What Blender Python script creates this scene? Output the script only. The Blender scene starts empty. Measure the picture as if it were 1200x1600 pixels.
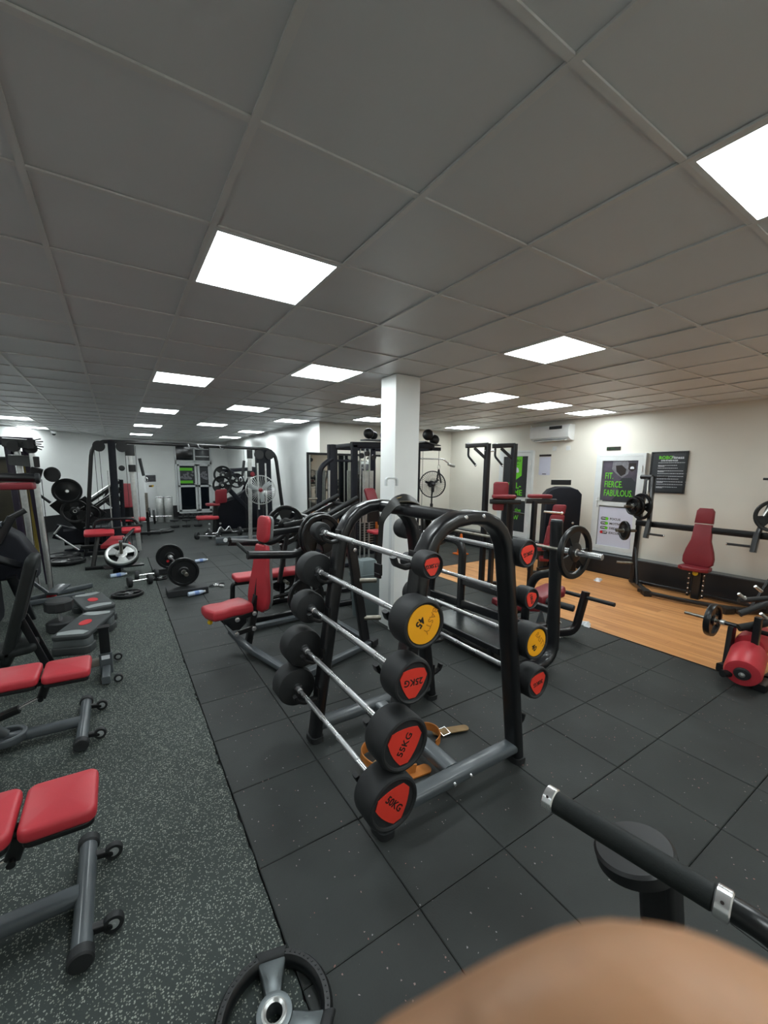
import bpy, math, random
from math import sin, cos, pi, radians, atan2, sqrt
from mathutils import Vector, Matrix
V = Vector
random.seed(7)
sc = bpy.context.scene
col = sc.collection

# ---------------------------------------------------------------- camera
CZ = 1.756
yaw, pitch, roll = 0.5671, 0.1449, 0.0103
fw = V((sin(yaw) * cos(pitch), cos(yaw) * cos(pitch), -sin(pitch)))
rt = V((cos(yaw), -sin(yaw), 0))
upv = rt.cross(fw)
cr_ = rt * cos(roll) + upv * sin(roll)
cu_ = -rt * sin(roll) + upv * cos(roll)
cam_d = bpy.data.cameras.new('camera')
cam = bpy.data.objects.new('camera', cam_d)
col.objects.link(cam)
M = Matrix((cr_, cu_, -fw)).transposed().to_4x4()
M.translation = V((0, 0, CZ))
cam.matrix_world = M
cam_d.sensor_fit = 'VERTICAL'
cam_d.sensor_height = 32.0
cam_d.lens = 638.05 / 1600 * 32.0
cam_d.shift_x = (600 - 590.55) / 1600
cam_d.shift_y = (828.3 - 800) / 1600
cam_d.clip_start = 0.01
cam_d.clip_end = 100
cam_d.dof.use_dof = True
cam_d.dof.focus_distance = 3.0
cam_d.dof.aperture_fstop = cam_d.lens / 0.85
sc.camera = cam

# ---------------------------------------------------------------- light and exposure
PANEL = 11.0          # radiance of the ceiling panels
w = bpy.data.worlds.new('world'); sc.world = w; w.use_nodes = True
w.node_tree.nodes['Background'].inputs[0].default_value = (0.02, 0.025, 0.03, 1)
w.node_tree.nodes['Background'].inputs[1].default_value = 1.0
sc.view_settings.view_transform = 'Standard'
sc.view_settings.look = 'None'
sc.view_settings.gamma = 1
sc.view_settings.use_curve_mapping = False
sc.view_settings.exposure = 0.80

# ---------------------------------------------------------------- materials
MT = {}
def s2l(c):
    return tuple(((x / 255) / 12.92 if x / 255 <= 0.04045 else (((x / 255) + 0.055) / 1.055) ** 2.4) for x in c)
def mat(name, rgb, rough=0.5, metal=0.0, var=0.12, nscale=8.0, bump=0.0, bscale=60.0, coat=0.0, spec=0.5):
    m = bpy.data.materials.new(name); m.use_nodes = True
    nt = m.node_tree; b = nt.nodes['Principled BSDF']
    c = s2l(rgb)
    geo = nt.nodes.new('ShaderNodeNewGeometry')
    no = nt.nodes.new('ShaderNodeTexNoise'); no.inputs['Scale'].default_value = nscale; no.inputs['Detail'].default_value = 4
    nt.links.new(geo.outputs['Position'], no.inputs['Vector'])
    mr = nt.nodes.new('ShaderNodeMapRange'); mr.inputs['To Min'].default_value = 1 - var; mr.inputs['To Max'].default_value = 1 + var
    mr.inputs['From Min'].default_value = 0.3; mr.inputs['From Max'].default_value = 0.7
    nt.links.new(no.outputs['Fac'], mr.inputs['Value'])
    mx = nt.nodes.new('ShaderNodeVectorMath'); mx.operation = 'SCALE'; mx.inputs[0].default_value = c
    nt.links.new(mr.outputs[0], mx.inputs['Scale'])
    nt.links.new(mx.outputs[0], b.inputs['Base Color'])
    b.inputs['Roughness'].default_value = rough; b.inputs['Metallic'].default_value = metal
    b.inputs['Coat Weight'].default_value = coat; b.inputs['Coat Roughness'].default_value = 0.12
    b.inputs['Specular IOR Level'].default_value = spec
    if bump:
        n2 = nt.nodes.new('ShaderNodeTexNoise'); n2.inputs['Scale'].default_value = bscale; n2.inputs['Detail'].default_value = 3
        nt.links.new(geo.outputs['Position'], n2.inputs['Vector'])
        bp = nt.nodes.new('ShaderNodeBump'); bp.inputs['Strength'].default_value = bump; bp.inputs['Distance'].default_value = 0.002
        nt.links.new(n2.outputs['Fac'], bp.inputs['Height']); nt.links.new(bp.outputs[0], b.inputs['Normal'])
    MT[name] = m
    return m
def specks(name, base, speck, scale, dens, rough=0.8, size=0.42, var=0.15, base2=None, nscale=1.5):
    """rubber with coloured granules"""
    m = mat(name, base, rough, var=var, nscale=nscale, bump=0.5, bscale=140)
    nt = m.node_tree; b = nt.nodes['Principled BSDF']
    src = b.inputs['Base Color'].links[0].from_socket
    geo = [n for n in nt.nodes if n.type == 'NEW_GEOMETRY'][0]
    dis = nt.nodes.new('ShaderNodeTexNoise'); dis.inputs['Scale'].default_value = scale * 1.3
    nt.links.new(geo.outputs['Position'], dis.inputs['Vector'])
    ad = nt.nodes.new('ShaderNodeVectorMath'); ad.operation = 'MULTIPLY_ADD'
    ad.inputs[1].default_value = (0.9 / scale,) * 3
    nt.links.new(dis.outputs['Color'], ad.inputs[0]); nt.links.new(geo.outputs['Position'], ad.inputs[2])
    vo = nt.nodes.new('ShaderNodeTexVoronoi'); vo.inputs['Scale'].default_value = scale
    nt.links.new(ad.outputs[0], vo.inputs['Vector'])
    sep = nt.nodes.new('ShaderNodeSeparateColor'); nt.links.new(vo.outputs['Color'], sep.inputs[0])
    gt = nt.nodes.new('ShaderNodeMath'); gt.operation = 'LESS_THAN'; gt.inputs[1].default_value = dens
    nt.links.new(sep.outputs[0], gt.inputs[0])
    lt = nt.nodes.new('ShaderNodeMath'); lt.operation = 'LESS_THAN'; lt.inputs[1].default_value = size
    nt.links.new(vo.outputs['Distance'], lt.inputs[0])
    mu = nt.nodes.new('ShaderNodeMath'); mu.operation = 'MULTIPLY'
    nt.links.new(gt.outputs[0], mu.inputs[0]); nt.links.new(lt.outputs[0], mu.inputs[1])
    sp = nt.nodes.new('ShaderNodeMix'); sp.data_type = 'RGBA'
    sp.inputs['A'].default_value = (*s2l(speck[0]), 1); sp.inputs['B'].default_value = (*s2l(speck[1]), 1)
    nt.links.new(sep.outputs[1], sp.inputs['Factor'])
    mi = nt.nodes.new('ShaderNodeMix'); mi.data_type = 'RGBA'
    nt.links.new(mu.outputs[0], mi.inputs['Factor']); nt.links.new(src, mi.inputs['A']); nt.links.new(sp.outputs['Result'], mi.inputs['B'])
    nt.links.new(mi.outputs['Result'], b.inputs['Base Color'])
    return m
def emis(name, rgb, s):
    m = bpy.data.materials.new(name); m.use_nodes = True
    b = m.node_tree.nodes['Principled BSDF']
    b.inputs['Base Color'].default_value = (0.8, 0.8, 0.8, 1)
    b.inputs['Emission Color'].default_value = (*rgb, 1); b.inputs['Emission Strength'].default_value = s
    MT[name] = m
    return m
black = mat('black_powder_coat', (18, 19, 22), 0.33, var=0.2, bump=0.08, bscale=300, coat=0.25)
satin = mat('satin_black_plastic', (18, 19, 21), 0.45, var=0.15)
greym = mat('dark_grey_powder_coat', (76, 82, 86), 0.38, var=0.1, bump=0.1, bscale=260, coat=0.2)
navy = mat('navy_black_shroud', (16, 19, 28), 0.55, var=0.15, spec=0.3)
purple = mat('purple_black_paint', (38, 28, 48), 0.35, var=0.15)
chrome = mat('chrome', (232, 232, 234), 0.22, 0.88, var=0.04)
knurl = mat('knurled_steel', (206, 206, 208), 0.34, 0.9, var=0.06, nscale=200, bump=0.15, bscale=500)
steel = mat('worn_steel', (150, 146, 136), 0.36, 1.0, var=0.2, nscale=30)
red = mat('red_vinyl', (190, 54, 64), 0.42, var=0.07, nscale=5, bump=0.15, bscale=350)
redd = mat('dark_red_vinyl', (126, 34, 43), 0.45, var=0.07, nscale=5, bump=0.15, bscale=350)
blackv = mat('black_vinyl', (27, 31, 31), 0.6, var=0.1, spec=0.3, bump=0.2, bscale=300)
greyv = mat('grey_vinyl', (120, 124, 124), 0.5, var=0.08, bump=0.2, bscale=300)
rub = mat('black_rubber', (33, 35, 37), 0.6, var=0.15, nscale=14, bump=0.25, bscale=220)
rubg = mat('glossy_black_rubber', (18, 20, 22), 0.34, var=0.15, nscale=14, bump=0.1, bscale=120)
badge = mat('red_badge', (226, 62, 48), 0.4, var=0.04)
yellow = mat('yellow_badge', (248, 172, 28), 0.4, var=0.04)
yel2 = mat('yellow_knob', (220, 180, 30), 0.35, var=0.04)
ink = mat('black_ink', (32, 22, 20), 0.5, var=0.02)
inky = mat('amber_ink', (190, 118, 20), 0.5, var=0.02)
wallm = mat('cream_wall_paint', (224, 220, 209), 0.42, var=0.035, nscale=1.3, bump=0.12, bscale=6)
wallw = mat('white_wall_paint', (240, 242, 240), 0.3, var=0.035, nscale=1.5, bump=0.2, bscale=5)
skirt = mat('black_skirting_paint', (30, 31, 34), 0.42, var=0.2, nscale=6)
ceilm = mat('vinyl_ceiling_board', (209, 211, 212), 0.42, var=0.03, nscale=2.0, bump=0.25, bscale=45)
gridm = mat('white_grid_metal', (212, 212, 210), 0.35, var=0.03)
white = mat('white_plastic', (226, 228, 228), 0.35, var=0.02)
upvc = mat('white_door_frame', (216, 220, 220), 0.35, var=0.03)
glassd = mat('dark_glass', (20, 26, 32), 0.06, var=0.2, nscale=3)
green = mat('green_print', (106, 206, 40), 0.5, var=0.03)
greend = mat('dark_green_print', (26, 92, 44), 0.5, var=0.1)
printd = mat('dark_print', (42, 46, 50), 0.45, var=0.1)
printg = mat('grey_print', (118, 118, 124), 0.5, var=0.25, nscale=18)
printp = mat('violet_grey_print', (74, 68, 80), 0.5, var=0.35, nscale=6)
whitep = mat('white_print', (226, 230, 234), 0.5, var=0.02)
lavp = mat('pale_lilac_print', (208, 210, 226), 0.5, var=0.02)
redp = mat('red_print', (208, 36, 44), 0.5, var=0.02)
binm = mat('grey_bin_plastic', (104, 116, 118), 0.5, var=0.05)
silver = mat('brushed_silver', (206, 208, 206), 0.32, 0.8, var=0.12, nscale=20)
leather = mat('tan_leather', (190, 118, 52), 0.55, var=0.2, nscale=14, bump=0.3)
leatherd = mat('beige_leather_lining', (150, 122, 84), 0.7, var=0.15, nscale=14, bump=0.3)
beltm = mat('black_leather', (34, 34, 32), 0.45, var=0.15, bump=0.3)
olive = mat('olive_suede', (62, 56, 44), 0.8, var=0.15, bump=0.3)
stepg = mat('light_grey_plastic', (150, 156, 156), 0.5, var=0.05)
stepd = mat('charcoal_plastic', (58, 62, 63), 0.6, var=0.1, bump=0.5, bscale=160)
stepm = mat('mid_grey_plastic', (96, 102, 103), 0.5, var=0.06)
orange = mat('orange_plastic', (226, 110, 30), 0.5, var=0.05)
brown = mat('brown_marbled_panel', (54, 50, 38), 0.35, var=0.5, nscale=3)
mustard = mat('mustard_panel', (160, 140, 60), 0.5, var=0.1)
skin = mat('brown_skin', (184, 136, 100), 0.5, var=0.06, nscale=60, bump=0.3, bscale=200)
skin.node_tree.nodes['Principled BSDF'].inputs['Subsurface Weight'].default_value = 0.15
skin.node_tree.nodes['Principled BSDF'].inputs['Subsurface Radius'].default_value = (0.01, 0.004, 0.002)
nail = mat('finger_nail', (214, 170, 140), 0.3, var=0.03)
pet = mat('clear_plastic_bottle', (190, 205, 225), 0.12, var=0.1)
bluel = mat('blue_label', (120, 146, 200), 0.5, var=0.1)
mirror = mat('mirror_glass', (212, 216, 214), 0.03, 1.0, var=0.0)
cablem = mat('black_cable', (20, 20, 20), 0.5)
panel = emis('panel_glow', (0.92, 1.0, 1.01), PANEL)
rtile = specks('rubber_tile_black', (41, 45, 44), ((150, 150, 150), (150, 96, 84)), 90, 0.02, 0.62, 0.28, var=0.3, nscale=2.2)
rmat = specks('speckled_rubber_mat', (48, 56, 54), ((152, 158, 148), (106, 111, 100)), 135, 0.46, 0.72, 0.42, var=0.18, nscale=0.9)
slab = mat('sub_floor', (20, 20, 20), 0.9)
# wood planks: streaky laminate
woodm = mat('oak_laminate', (214, 152, 92), 0.42, var=0.0)
nt = woodm.node_tree; b = nt.nodes['Principled BSDF']
geo = [n for n in nt.nodes if n.type == 'NEW_GEOMETRY'][0]
mp = nt.nodes.new('ShaderNodeMapping'); mp.inputs['Scale'].default_value = (26, 1.1, 1)
nt.links.new(geo.outputs['Position'], mp.inputs['Vector'])
no = nt.nodes.new('ShaderNodeTexNoise'); no.inputs['Scale'].default_value = 1.0; no.inputs['Detail'].default_value = 5
nt.links.new(mp.outputs[0], no.inputs['Vector'])
oi = nt.nodes.new('ShaderNodeObjectInfo')
am = nt.nodes.new('ShaderNodeMath'); am.operation = 'MULTIPLY_ADD'; am.inputs[1].default_value = 0.22; 
nt.links.new(oi.outputs['Random'], am.inputs[0]); nt.links.new(no.outputs['Fac'], am.inputs[2])
cr = nt.nodes.new('ShaderNodeValToRGB')
cr.color_ramp.elements[0].position = 0.36; cr.color_ramp.elements[0].color = (*s2l((180, 118, 64)), 1)
cr.color_ramp.elements[1].position = 0.82; cr.color_ramp.elements[1].color = (*s2l((226, 166, 106)), 1)
nt.links.new(am.outputs[0], cr.inputs[0]); nt.links.new(cr.outputs[0], b.inputs['Base Color'])

# ---------------------------------------------------------------- mesh gatherer
def rr(w, h, r=None, n=3):
    """rounded rectangle profile"""
    if r is None: r = min(w, h) * 0.22
    r = min(r, w / 2 - 1e-5, h / 2 - 1e-5); out = []
    for cx, cy, a0 in ((w / 2 - r, h / 2 - r, 0), (-w / 2 + r, h / 2 - r, 90), (-w / 2 + r, -h / 2 + r, 180), (w / 2 - r, -h / 2 + r, 270)):
        for k in range(n + 1):
            a = radians(a0 + 90 * k / n); out.append((cx + r * cos(a), cy + r * sin(a)))
    return out
def circ(r, n=14): return [(r * cos(2 * pi * k / n), r * sin(2 * pi * k / n)) for k in range(n)]
def fillet(pts, fil, n=5):
    pts = [V(p) for p in pts]
    if not fil or len(pts) < 3: return pts
    out = [pts[0]]
    for i in range(1, len(pts) - 1):
        f = fil[i - 1] if isinstance(fil, (list, tuple)) else fil
        p, a, c = pts[i], pts[i - 1], pts[i + 1]
        u = (a - p); v = (c - p); f = min(f, u.length * 0.49, v.length * 0.49)
        if f < 1e-4: out.append(p); continue
        u = p + u.normalized() * f; v = p + v.normalized() * f
        for k in range(n + 1):
            t = k / n; out.append(u * (1 - t) ** 2 + p * 2 * t * (1 - t) + v * t * t)
    out.append(pts[-1])
    return out
class G:
    def __init__(s): s.v = []; s.f = []; s.mi = []; s.cur = 0
    def add(s, vs, fs):
        o = len(s.v); s.v += [V(p) for p in vs]
        s.f += [tuple(i + o for i in f) for f in fs]; s.mi += [s.cur] * len(fs)
    def m(s, i): s.cur = i; return s
    def box(s, c, d, R=None, r=None):
        """box of size d at c, edges slightly rounded along the long axis"""
        c = V(c); d = V(d); k = max(range(3), key=lambda i: d[i]); ax = V((0, 0, 0)); ax[k] = d[k] / 2
        up = V((0, 0, 1)) if k != 2 else V((0, 1, 0))
        if R is not None: ax = R @ ax; up = R @ up
        if k == 2: w_, h_ = d[0], d[1]
        elif k == 1: w_, h_ = d[0], d[2]
        else: w_, h_ = d[1], d[2]
        s.sweep([c - ax, c + ax], rr(w_, h_, r if r is not None else min(w_, h_) * 0.12, 1), up)
        return s
    def cube(s, c, d):
        x, y, z = [q / 2 for q in d]; c = V(c)
        s.add([c + V(p) for p in ((-x, -y, -z), (x, -y, -z), (x, y, -z), (-x, y, -z), (-x, -y, z), (x, -y, z), (x, y, z), (-x, y, z))],
              [(0, 3, 2, 1), (4, 5, 6, 7), (0, 1, 5, 4), (1, 2, 6, 5), (2, 3, 7, 6), (3, 0, 4, 7)])
        return s
    def beam(s, p, q, w_, h_, up=(0, 0, 1), r=None):
        return s.sweep([p, q], rr(w_, h_, r), up)
    def sweep(s, pts, prof, up=(0, 0, 1), fil=0, cap=True, scl=None, closed=False):
        pts = fillet(pts, fil); n = len(pts); m = len(prof); vs = []; fs = []
        T_ = []
        for i in range(n):
            if closed: t = pts[(i + 1) % n] - pts[i - 1]
            else: t = pts[min(i + 1, n - 1)] - pts[max(i - 1, 0)]
            T_.append(t.normalized())
        up = V(up); u = up - T_[0] * up.dot(T_[0])
        if u.length < 1e-3: u = T_[0].orthogonal()
        u.normalize()
        for i in range(n):
            u = u - T_[i] * u.dot(T_[i]); u.normalize(); sd = T_[i].cross(u)
            k = 1.0
            if 0 < i < n - 1 or closed:
                a = (pts[(i + 1) % n] - pts[i]).normalized(); k = 1 / max(0.5, a.dot(T_[i]))
            q = scl[i] if scl else 1
            for a, b_ in prof: vs.append(pts[i] + sd * a * q * k + u * b_ * q)
        e = n if closed else n - 1
        for i in range(e):
            j = (i + 1) % n
            for k in range(m):
                l = (k + 1) % m; fs.append((i * m + k, j * m + k, j * m + l, i * m + l))
        if cap and not closed:
            fs.append(tuple(range(m))); fs.append(tuple((n - 1) * m + k for k in reversed(range(m))))
        s.add(vs, fs); return s
    def tube(s, pts, r, fil=0, n=12, up=(0, 0, 1), closed=False, scl=None):
        return s.sweep(pts, circ(r, n), up, fil, closed=closed, scl=scl)
    def lathe(s, prof, c=(0, 0, 0), ax=(0, 1, 0), n=28):
        """prof: list of (radius, offset along axis)"""
        c = V(c); ax = V(ax).normalized(); a = ax.orthogonal().normalized(); b_ = ax.cross(a); vs = []; fs = []; m = len(prof)
        for k in range(n):
            t = 2 * pi * k / n; d = a * cos(t) + b_ * sin(t)
            for r, h in prof: vs.append(c + d * max(r, 1e-5) + ax * h)
        for k in range(n):
            l = (k + 1) % n
            for i in range(m - 1): fs.append((k * m + i, l * m + i, l * m + i + 1, k * m + i + 1))
        cl = prof[0] == prof[-1]
        if not cl and prof[0][0] > 1e-4: fs.append(tuple(k * m for k in reversed(range(n))))
        if not cl and prof[-1][0] > 1e-4: fs.append(tuple(k * m + m - 1 for k in range(n)))
        s.add(vs, fs); return s
    def cyl(s, p, q, r, n=20, bev=0.0):
        p = V(p); q = V(q); L = (q - p).length
        pf = [(r - bev, 0), (r, bev), (r, L - bev), (r - bev, L)] if bev else [(r, 0), (r, L)]
        return s.lathe(pf, p, q - p, n)
    def pad(s, outline, th, O, X, Y, rnd=0.02):
        """upholstered pad: 2D outline in axes X,Y at origin O; thickness along X x Y"""
        O = V(O); X = V(X).normalized(); Y = V(Y).normalized(); Z = X.cross(Y)
        n = len(outline); pts = [V((a, b_)) for a, b_ in outline]
        ar = sum(pts[i].x * pts[(i + 1) % n].y - pts[(i + 1) % n].x * pts[i].y for i in range(n))
        if ar < 0: pts.reverse()
        nor = []
        for i in range(n):
            t = (pts[(i + 1) % n] - pts[i - 1]); nor.append(V((-t.y, t.x)).normalized())
        lay = []; rnd = min(rnd, th * 0.48)
        for k in range(4):
            a = pi / 2 * k / 3; lay.append((rnd * (1 - sin(a)), rnd * (1 - cos(a))))
        L = [(i_, z_) for i_, z_ in lay] + [(i_, th - z_) for i_, z_ in reversed(lay)]
        vs = []; fs = []
        for i_, z_ in L:
            for p, q in zip(pts, nor):
                c = p + q * i_; vs.append(O + X * c.x + Y * c.y + Z * z_)
        for k in range(len(L) - 1):
            for i in range(n):
                j = (i + 1) % n; fs.append((k * n + i, k * n + j, (k + 1) * n + j, (k + 1) * n + i))
        for base, dz, rev in ((0, 0.0, True), ((len(L) - 1) * n, 0.004, False)):
            c = sum((vs[base + i] for i in range(n)), V((0, 0, 0))) / n + Z * dz
            vs.append(c); ci = len(vs) - 1
            for i in range(n):
                j = (i + 1) % n; fs.append((ci, base + j, base + i) if rev else (ci, base + i, base + j))
        s.add(vs, fs); return s
    def flat(s, outline, O, X, Y, th=0.002):
        O = V(O); X = V(X).normalized(); Y = V(Y).normalized(); Z = X.cross(Y); n = len(outline)
        vs = [O + X * a + Y * b_ for a, b_ in outline] + [O + X * a + Y * b_ + Z * th for a, b_ in outline]
        fs = [tuple(reversed(range(n))), tuple(range(n, 2 * n))] + [(i, (i + 1) % n, n + (i + 1) % n, n + i) for i in range(n)]
        s.add(vs, fs); return s
def rrect(w_, h_, r=0.03, n=4, cx=0, cy=0): return [(a + cx, b_ + cy) for a, b_ in rr(w_, h_, r, n)]

# ---------------------------------------------------------------- object helpers
OFF = {}
def root_of(o):
    while o.parent: o = o.parent
    return o
def mesh(name, g, mats, sharp=35):
    me = bpy.data.meshes.new(name); me.from_pydata([tuple(v) for v in g.v], [], g.f)
    if not isinstance(mats, (list, tuple)): mats = [mats]
    for m in mats: me.materials.append(m)
    if len(mats) > 1: me.polygons.foreach_set('material_index', g.mi)
    me.polygons.foreach_set('use_smooth', [True] * len(g.f))
    me.set_sharp_from_angle(angle=radians(sharp)); me.update()
    return me
def T(name, label, cat, loc=(0, 0, 0), rz=0, group=None, world=False):
    o = bpy.data.objects.new(name, None); col.objects.link(o)
    o.empty_display_size = 0.1; o.location = loc; o.rotation_euler = (0, 0, rz)
    o['label'] = label; o['category'] = cat
    if group: o['group'] = group
    if world: OFF[o.name] = V(loc)
    return o
def P(name, g, mats, parent, label=None, kind=None, sharp=35):
    """a part (mesh) of parent"""
    off = OFF.get(root_of(parent).name)
    if off is not None: g.v = [v - off for v in g.v]
    o = bpy.data.objects.new(name, mesh(name, g, mats, sharp)); col.objects.link(o); o.parent = parent
    if label: o['label'] = label
    if kind: o['kind'] = kind
    return o
def TM(name, g, mats, label, cat, loc=(0, 0, 0), rz=0, group=None, sharp=35):
    """a thing that is one mesh, in local coordinates"""
    o = bpy.data.objects.new(name, mesh(name, g, mats, sharp)); col.objects.link(o)
    o.location = loc; o.rotation_euler = (0, 0, rz); o['label'] = label; o['category'] = cat
    if group: o['group'] = group
    return o
def ST(name, g, mats, parent=None, sharp=35):
    o = bpy.data.objects.new(name, mesh(name, g, mats, sharp)); col.objects.link(o)
    if parent: o.parent = parent
    else: o['kind'] = 'structure'
    return o
def kids(o): return [c for c in col.objects if c.parent == o]
def dup(o, parent=None, **kw):
    ch = kids(o); c = o.copy(); col.objects.link(c); c.parent = parent
    for k, v in kw.items():
        if k == 'loc': c.location = v
        elif k == 'rz': c.rotation_euler = (0, 0, v)
        elif k == 'rot': c.rotation_euler = v
        else: c[k] = v
    for h in ch: dup(h, c)
    return c
def text(s, size, O, X, Y, m, parent, name='lettering', ext=0.0006, align='CENTER', bold=0.0, sx=1.0):
    cu = bpy.data.curves.new('t', 'FONT'); cu.body = s; cu.size = size; cu.extrude = ext; cu.align_x = align; cu.align_y = 'CENTER'
    cu.offset = bold; cu.resolution_u = 2
    t = bpy.data.objects.new('t', cu); col.objects.link(t)
    dg = bpy.context.evaluated_depsgraph_get(); dg.update()
    me = bpy.data.meshes.new_from_object(t.evaluated_get(dg)); bpy.data.objects.remove(t)
    X = V(X).normalized(); Y = V(Y).normalized(); Z = X.cross(Y)
    off = OFF.get(root_of(parent).name) or V((0, 0, 0))
    Mx = Matrix((X * sx, Y, Z)).transposed().to_4x4(); Mx.translation = V(O) - off
    me.transform(Mx); me.materials.clear(); me.materials.append(m)
    o = bpy.data.objects.new(name, me); col.objects.link(o); o.parent = parent
    return o
X1, Y1, Z1 = V((1, 0, 0)), V((0, 1, 0)), V((0, 0, 1))
H = 2.738

# ================================================================ THE SETTING
# walls
def wall(name, p, q, h0=0.0, h1=2.9, t=0.15, m=wallm, side=1):
    p = V((*p, 0)); q = V((*q, 0)); d = (q - p).normalized(); n = V((d.y, -d.x, 0)) * side * t / 2
    g = G(); a = [p - n * 2, q - n * 2, q, p]
    g.add([v + Z1 * z for z in (h0, h1) for v in a], [(0, 3, 2, 1), (4, 5, 6, 7), (0, 1, 5, 4), (1, 2, 6, 5), (2, 3, 7, 6), (3, 0, 4, 7)])
    return ST(name, g, m)
wall('wall_left', (-3.2, 12.22), (0.62, 16.95), m=wallw)
wall('wall_far', (0.3, 16.55), (3.65, 16.55), m=wallw)
wall('wall_middle', (3.65, 16.55), (3.65, 8.062), m=wallw)
wall('wall_back', (3.652, 8.05), (7.4, 8.05))
wall('wall_right', (7.33, 8.2), (7.33, -1.3))
wall('wall_rear', (7.4, -1.3), (-3.3, -1.3))  # unseen wall, set close behind the camera to bounce light onto the ceiling
wall('wall_side', (-3.2, -1.4), (-3.2, 12.3), m=wallw)  # unseen wall, moved inwards with the rear one for more bounce light
# square pillar
g = G(); g.cube((2.645, 3.73, 1.37), (0.31, 0.28, 2.74)); ST('wall_column', g, wallw)
# skirtings: painted black band, a ledge along the right wall
def band(name, p, q, h, t, top=None):
    o = wall(name, p, q, 0.0, h, t, skirt, -1); return o
band('baseboard_left', (-3.2, 12.22), (0.62, 16.95), 0.44, 0.03)
band('baseboard_far', (0.3, 16.55), (3.65, 16.55), 0.42, 0.03)
band('baseboard_middle', (3.65, 16.5), (3.65, 8.05), 0.42, 0.03)
band('baseboard_back', (3.62, 8.05), (7.3, 8.05), 0.40, 0.03)
g = G(); g.cube((7.23, 3.37, 0.165), (0.2, 9.3, 0.33)); ST('baseboard_right', g, skirt)
g = G(); g.cube((7.235, 3.37, 0.336), (0.19, 9.3, 0.012)); ST('trim_1', g, greym)

# floor: slab with rubber tiles, planks and the speckled mat as pieces
g = G(); g.cube((0.4, 6.5, -0.06), (14.2, 20.6, 0.08)); floor = ST('floor', g, slab)
TS = 0.505
g = G(); g.cube((0, 0, -0.009), (TS - 0.006, TS - 0.006, 0.018))
g2 = G(); q = TS / 2 - 0.0017
g2.add([(-q, -q, -.018), (q, -q, -.018), (q, q, -.018), (-q, q, -.018), (-q, -q, -.003), (q, -q, -.003), (q, q, -.003), (-q, q, -.003),
        (-q + .004, -q + .004, 0), (q - .004, -q + .004, 0), (q - .004, q - .004, 0), (-q + .004, q - .004, 0)],
       [(0, 1, 5, 4), (1, 2, 6, 5), (2, 3, 7, 6), (3, 0, 4, 7), (4, 5, 9, 8), (5, 6, 10, 9), (6, 7, 11, 10), (7, 4, 8, 11), (8, 9, 10, 11)])
tme = mesh('rubber_tile', g2, rtile, 20)
def piece(name, me, loc, parent, rot=(0, 0, 0)):
    o = bpy.data.objects.new(name, me); o.location = loc; o.rotation_euler = rot; o.parent = parent; col.objects.link(o); return o
MX = 0.415
nt_ = 0
for j in range(-3, 17):
    for i in range(0, 14):
        cx = MX + TS * (i + 0.5); cy = 0.595 + TS * (j + 0.5)
        if cx > MX + TS * 8 and cy < 5.6: continue
        if cy > 8.0 and cx > 3.7: continue
        if cx > 7.2: continue
        z = random.uniform(-0.0025, 0.0)
        piece('rubber_tile', tme, (cx, cy, z), floor, (random.uniform(-.002, .002), random.uniform(-.002, .002), 0)); nt_ += 1
g = G(); g.cube((1.9, 12.85, -0.011), (3.6 - 0.2, 7.4, 0.02)); P('rubber_floor', g, rtile, floor)
g = G(); g.cube((-1.55, 12.85, -0.011), (3.5, 7.4, 0.02)); P('rubber_floor', g, rtile, floor)
# speckled mat with a nibbled edge
g = G(); es = []
y = -1.4
while y < 9.15:
    e = MX - 0.006 + random.uniform(-0.004, 0.003)
    if random.random() < 0.06: e -= random.uniform(0.006, 0.02)
    es.append((e, y)); y += random.choice((0.012, 0.03, 0.05))
es.append((MX - 0.006, 9.15))
n = len(es)
vs = [(-3.3, y, 0.001) for _, y in es] + [(x, y, 0.001) for x, y in es] + [(x, y, -0.02) for x, y in es]
fs = [(i, n + i, n + i + 1, i + 1) for i in range(n - 1)] + [(n + i, 2 * n + i, 2 * n + i + 1, n + i + 1) for i in range(n - 1)]
g.add(vs, fs); P('rubber_mat', g, rmat, floor, 'long grey rubber mat full of pale specks')
# laminate planks running along the right wall
PW, PL = 0.125, 1.22
x0w = MX + TS * 8 + 0.012
for i in range(22):
    x = x0w + PW * (i + 0.5)
    if x > 7.15: break
    y = -3.4 + random.uniform(0, 1.2)
    ys = [-0.6]
    y = -0.6 + random.uniform(0.3, 1.2)
    while y < 5.6: ys.append(y); y += PL
    ys.append(5.62)
    for a, b_ in zip(ys[:-1], ys[1:]):
        if b_ - a < 0.05: continue
        g = G(); w_ = PW / 2 - 0.0006; l = (b_ - a) / 2 - 0.0006
        g.cube((0, 0, -0.0075), (2 * w_, 2 * l, 0.015))
        k = 'plank%.2f' % (b_ - a)
        me = bpy.data.meshes.get(k) or mesh(k, g, woodm)
        piece('wood_plank', me, (x, (a + b_) / 2, 0.0), floor)
g = G(); g.cube(((x0w + 7.15) / 2, -1.0, -0.008), (7.15 - x0w, .8, 0.016)); P('wood_floor', g, woodm, floor)
g = G(); g.cube((x0w - 0.006, 2.5, 0.0005), (0.012, 6.4, 0.005)); ST('trim_2', g, satin)

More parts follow.
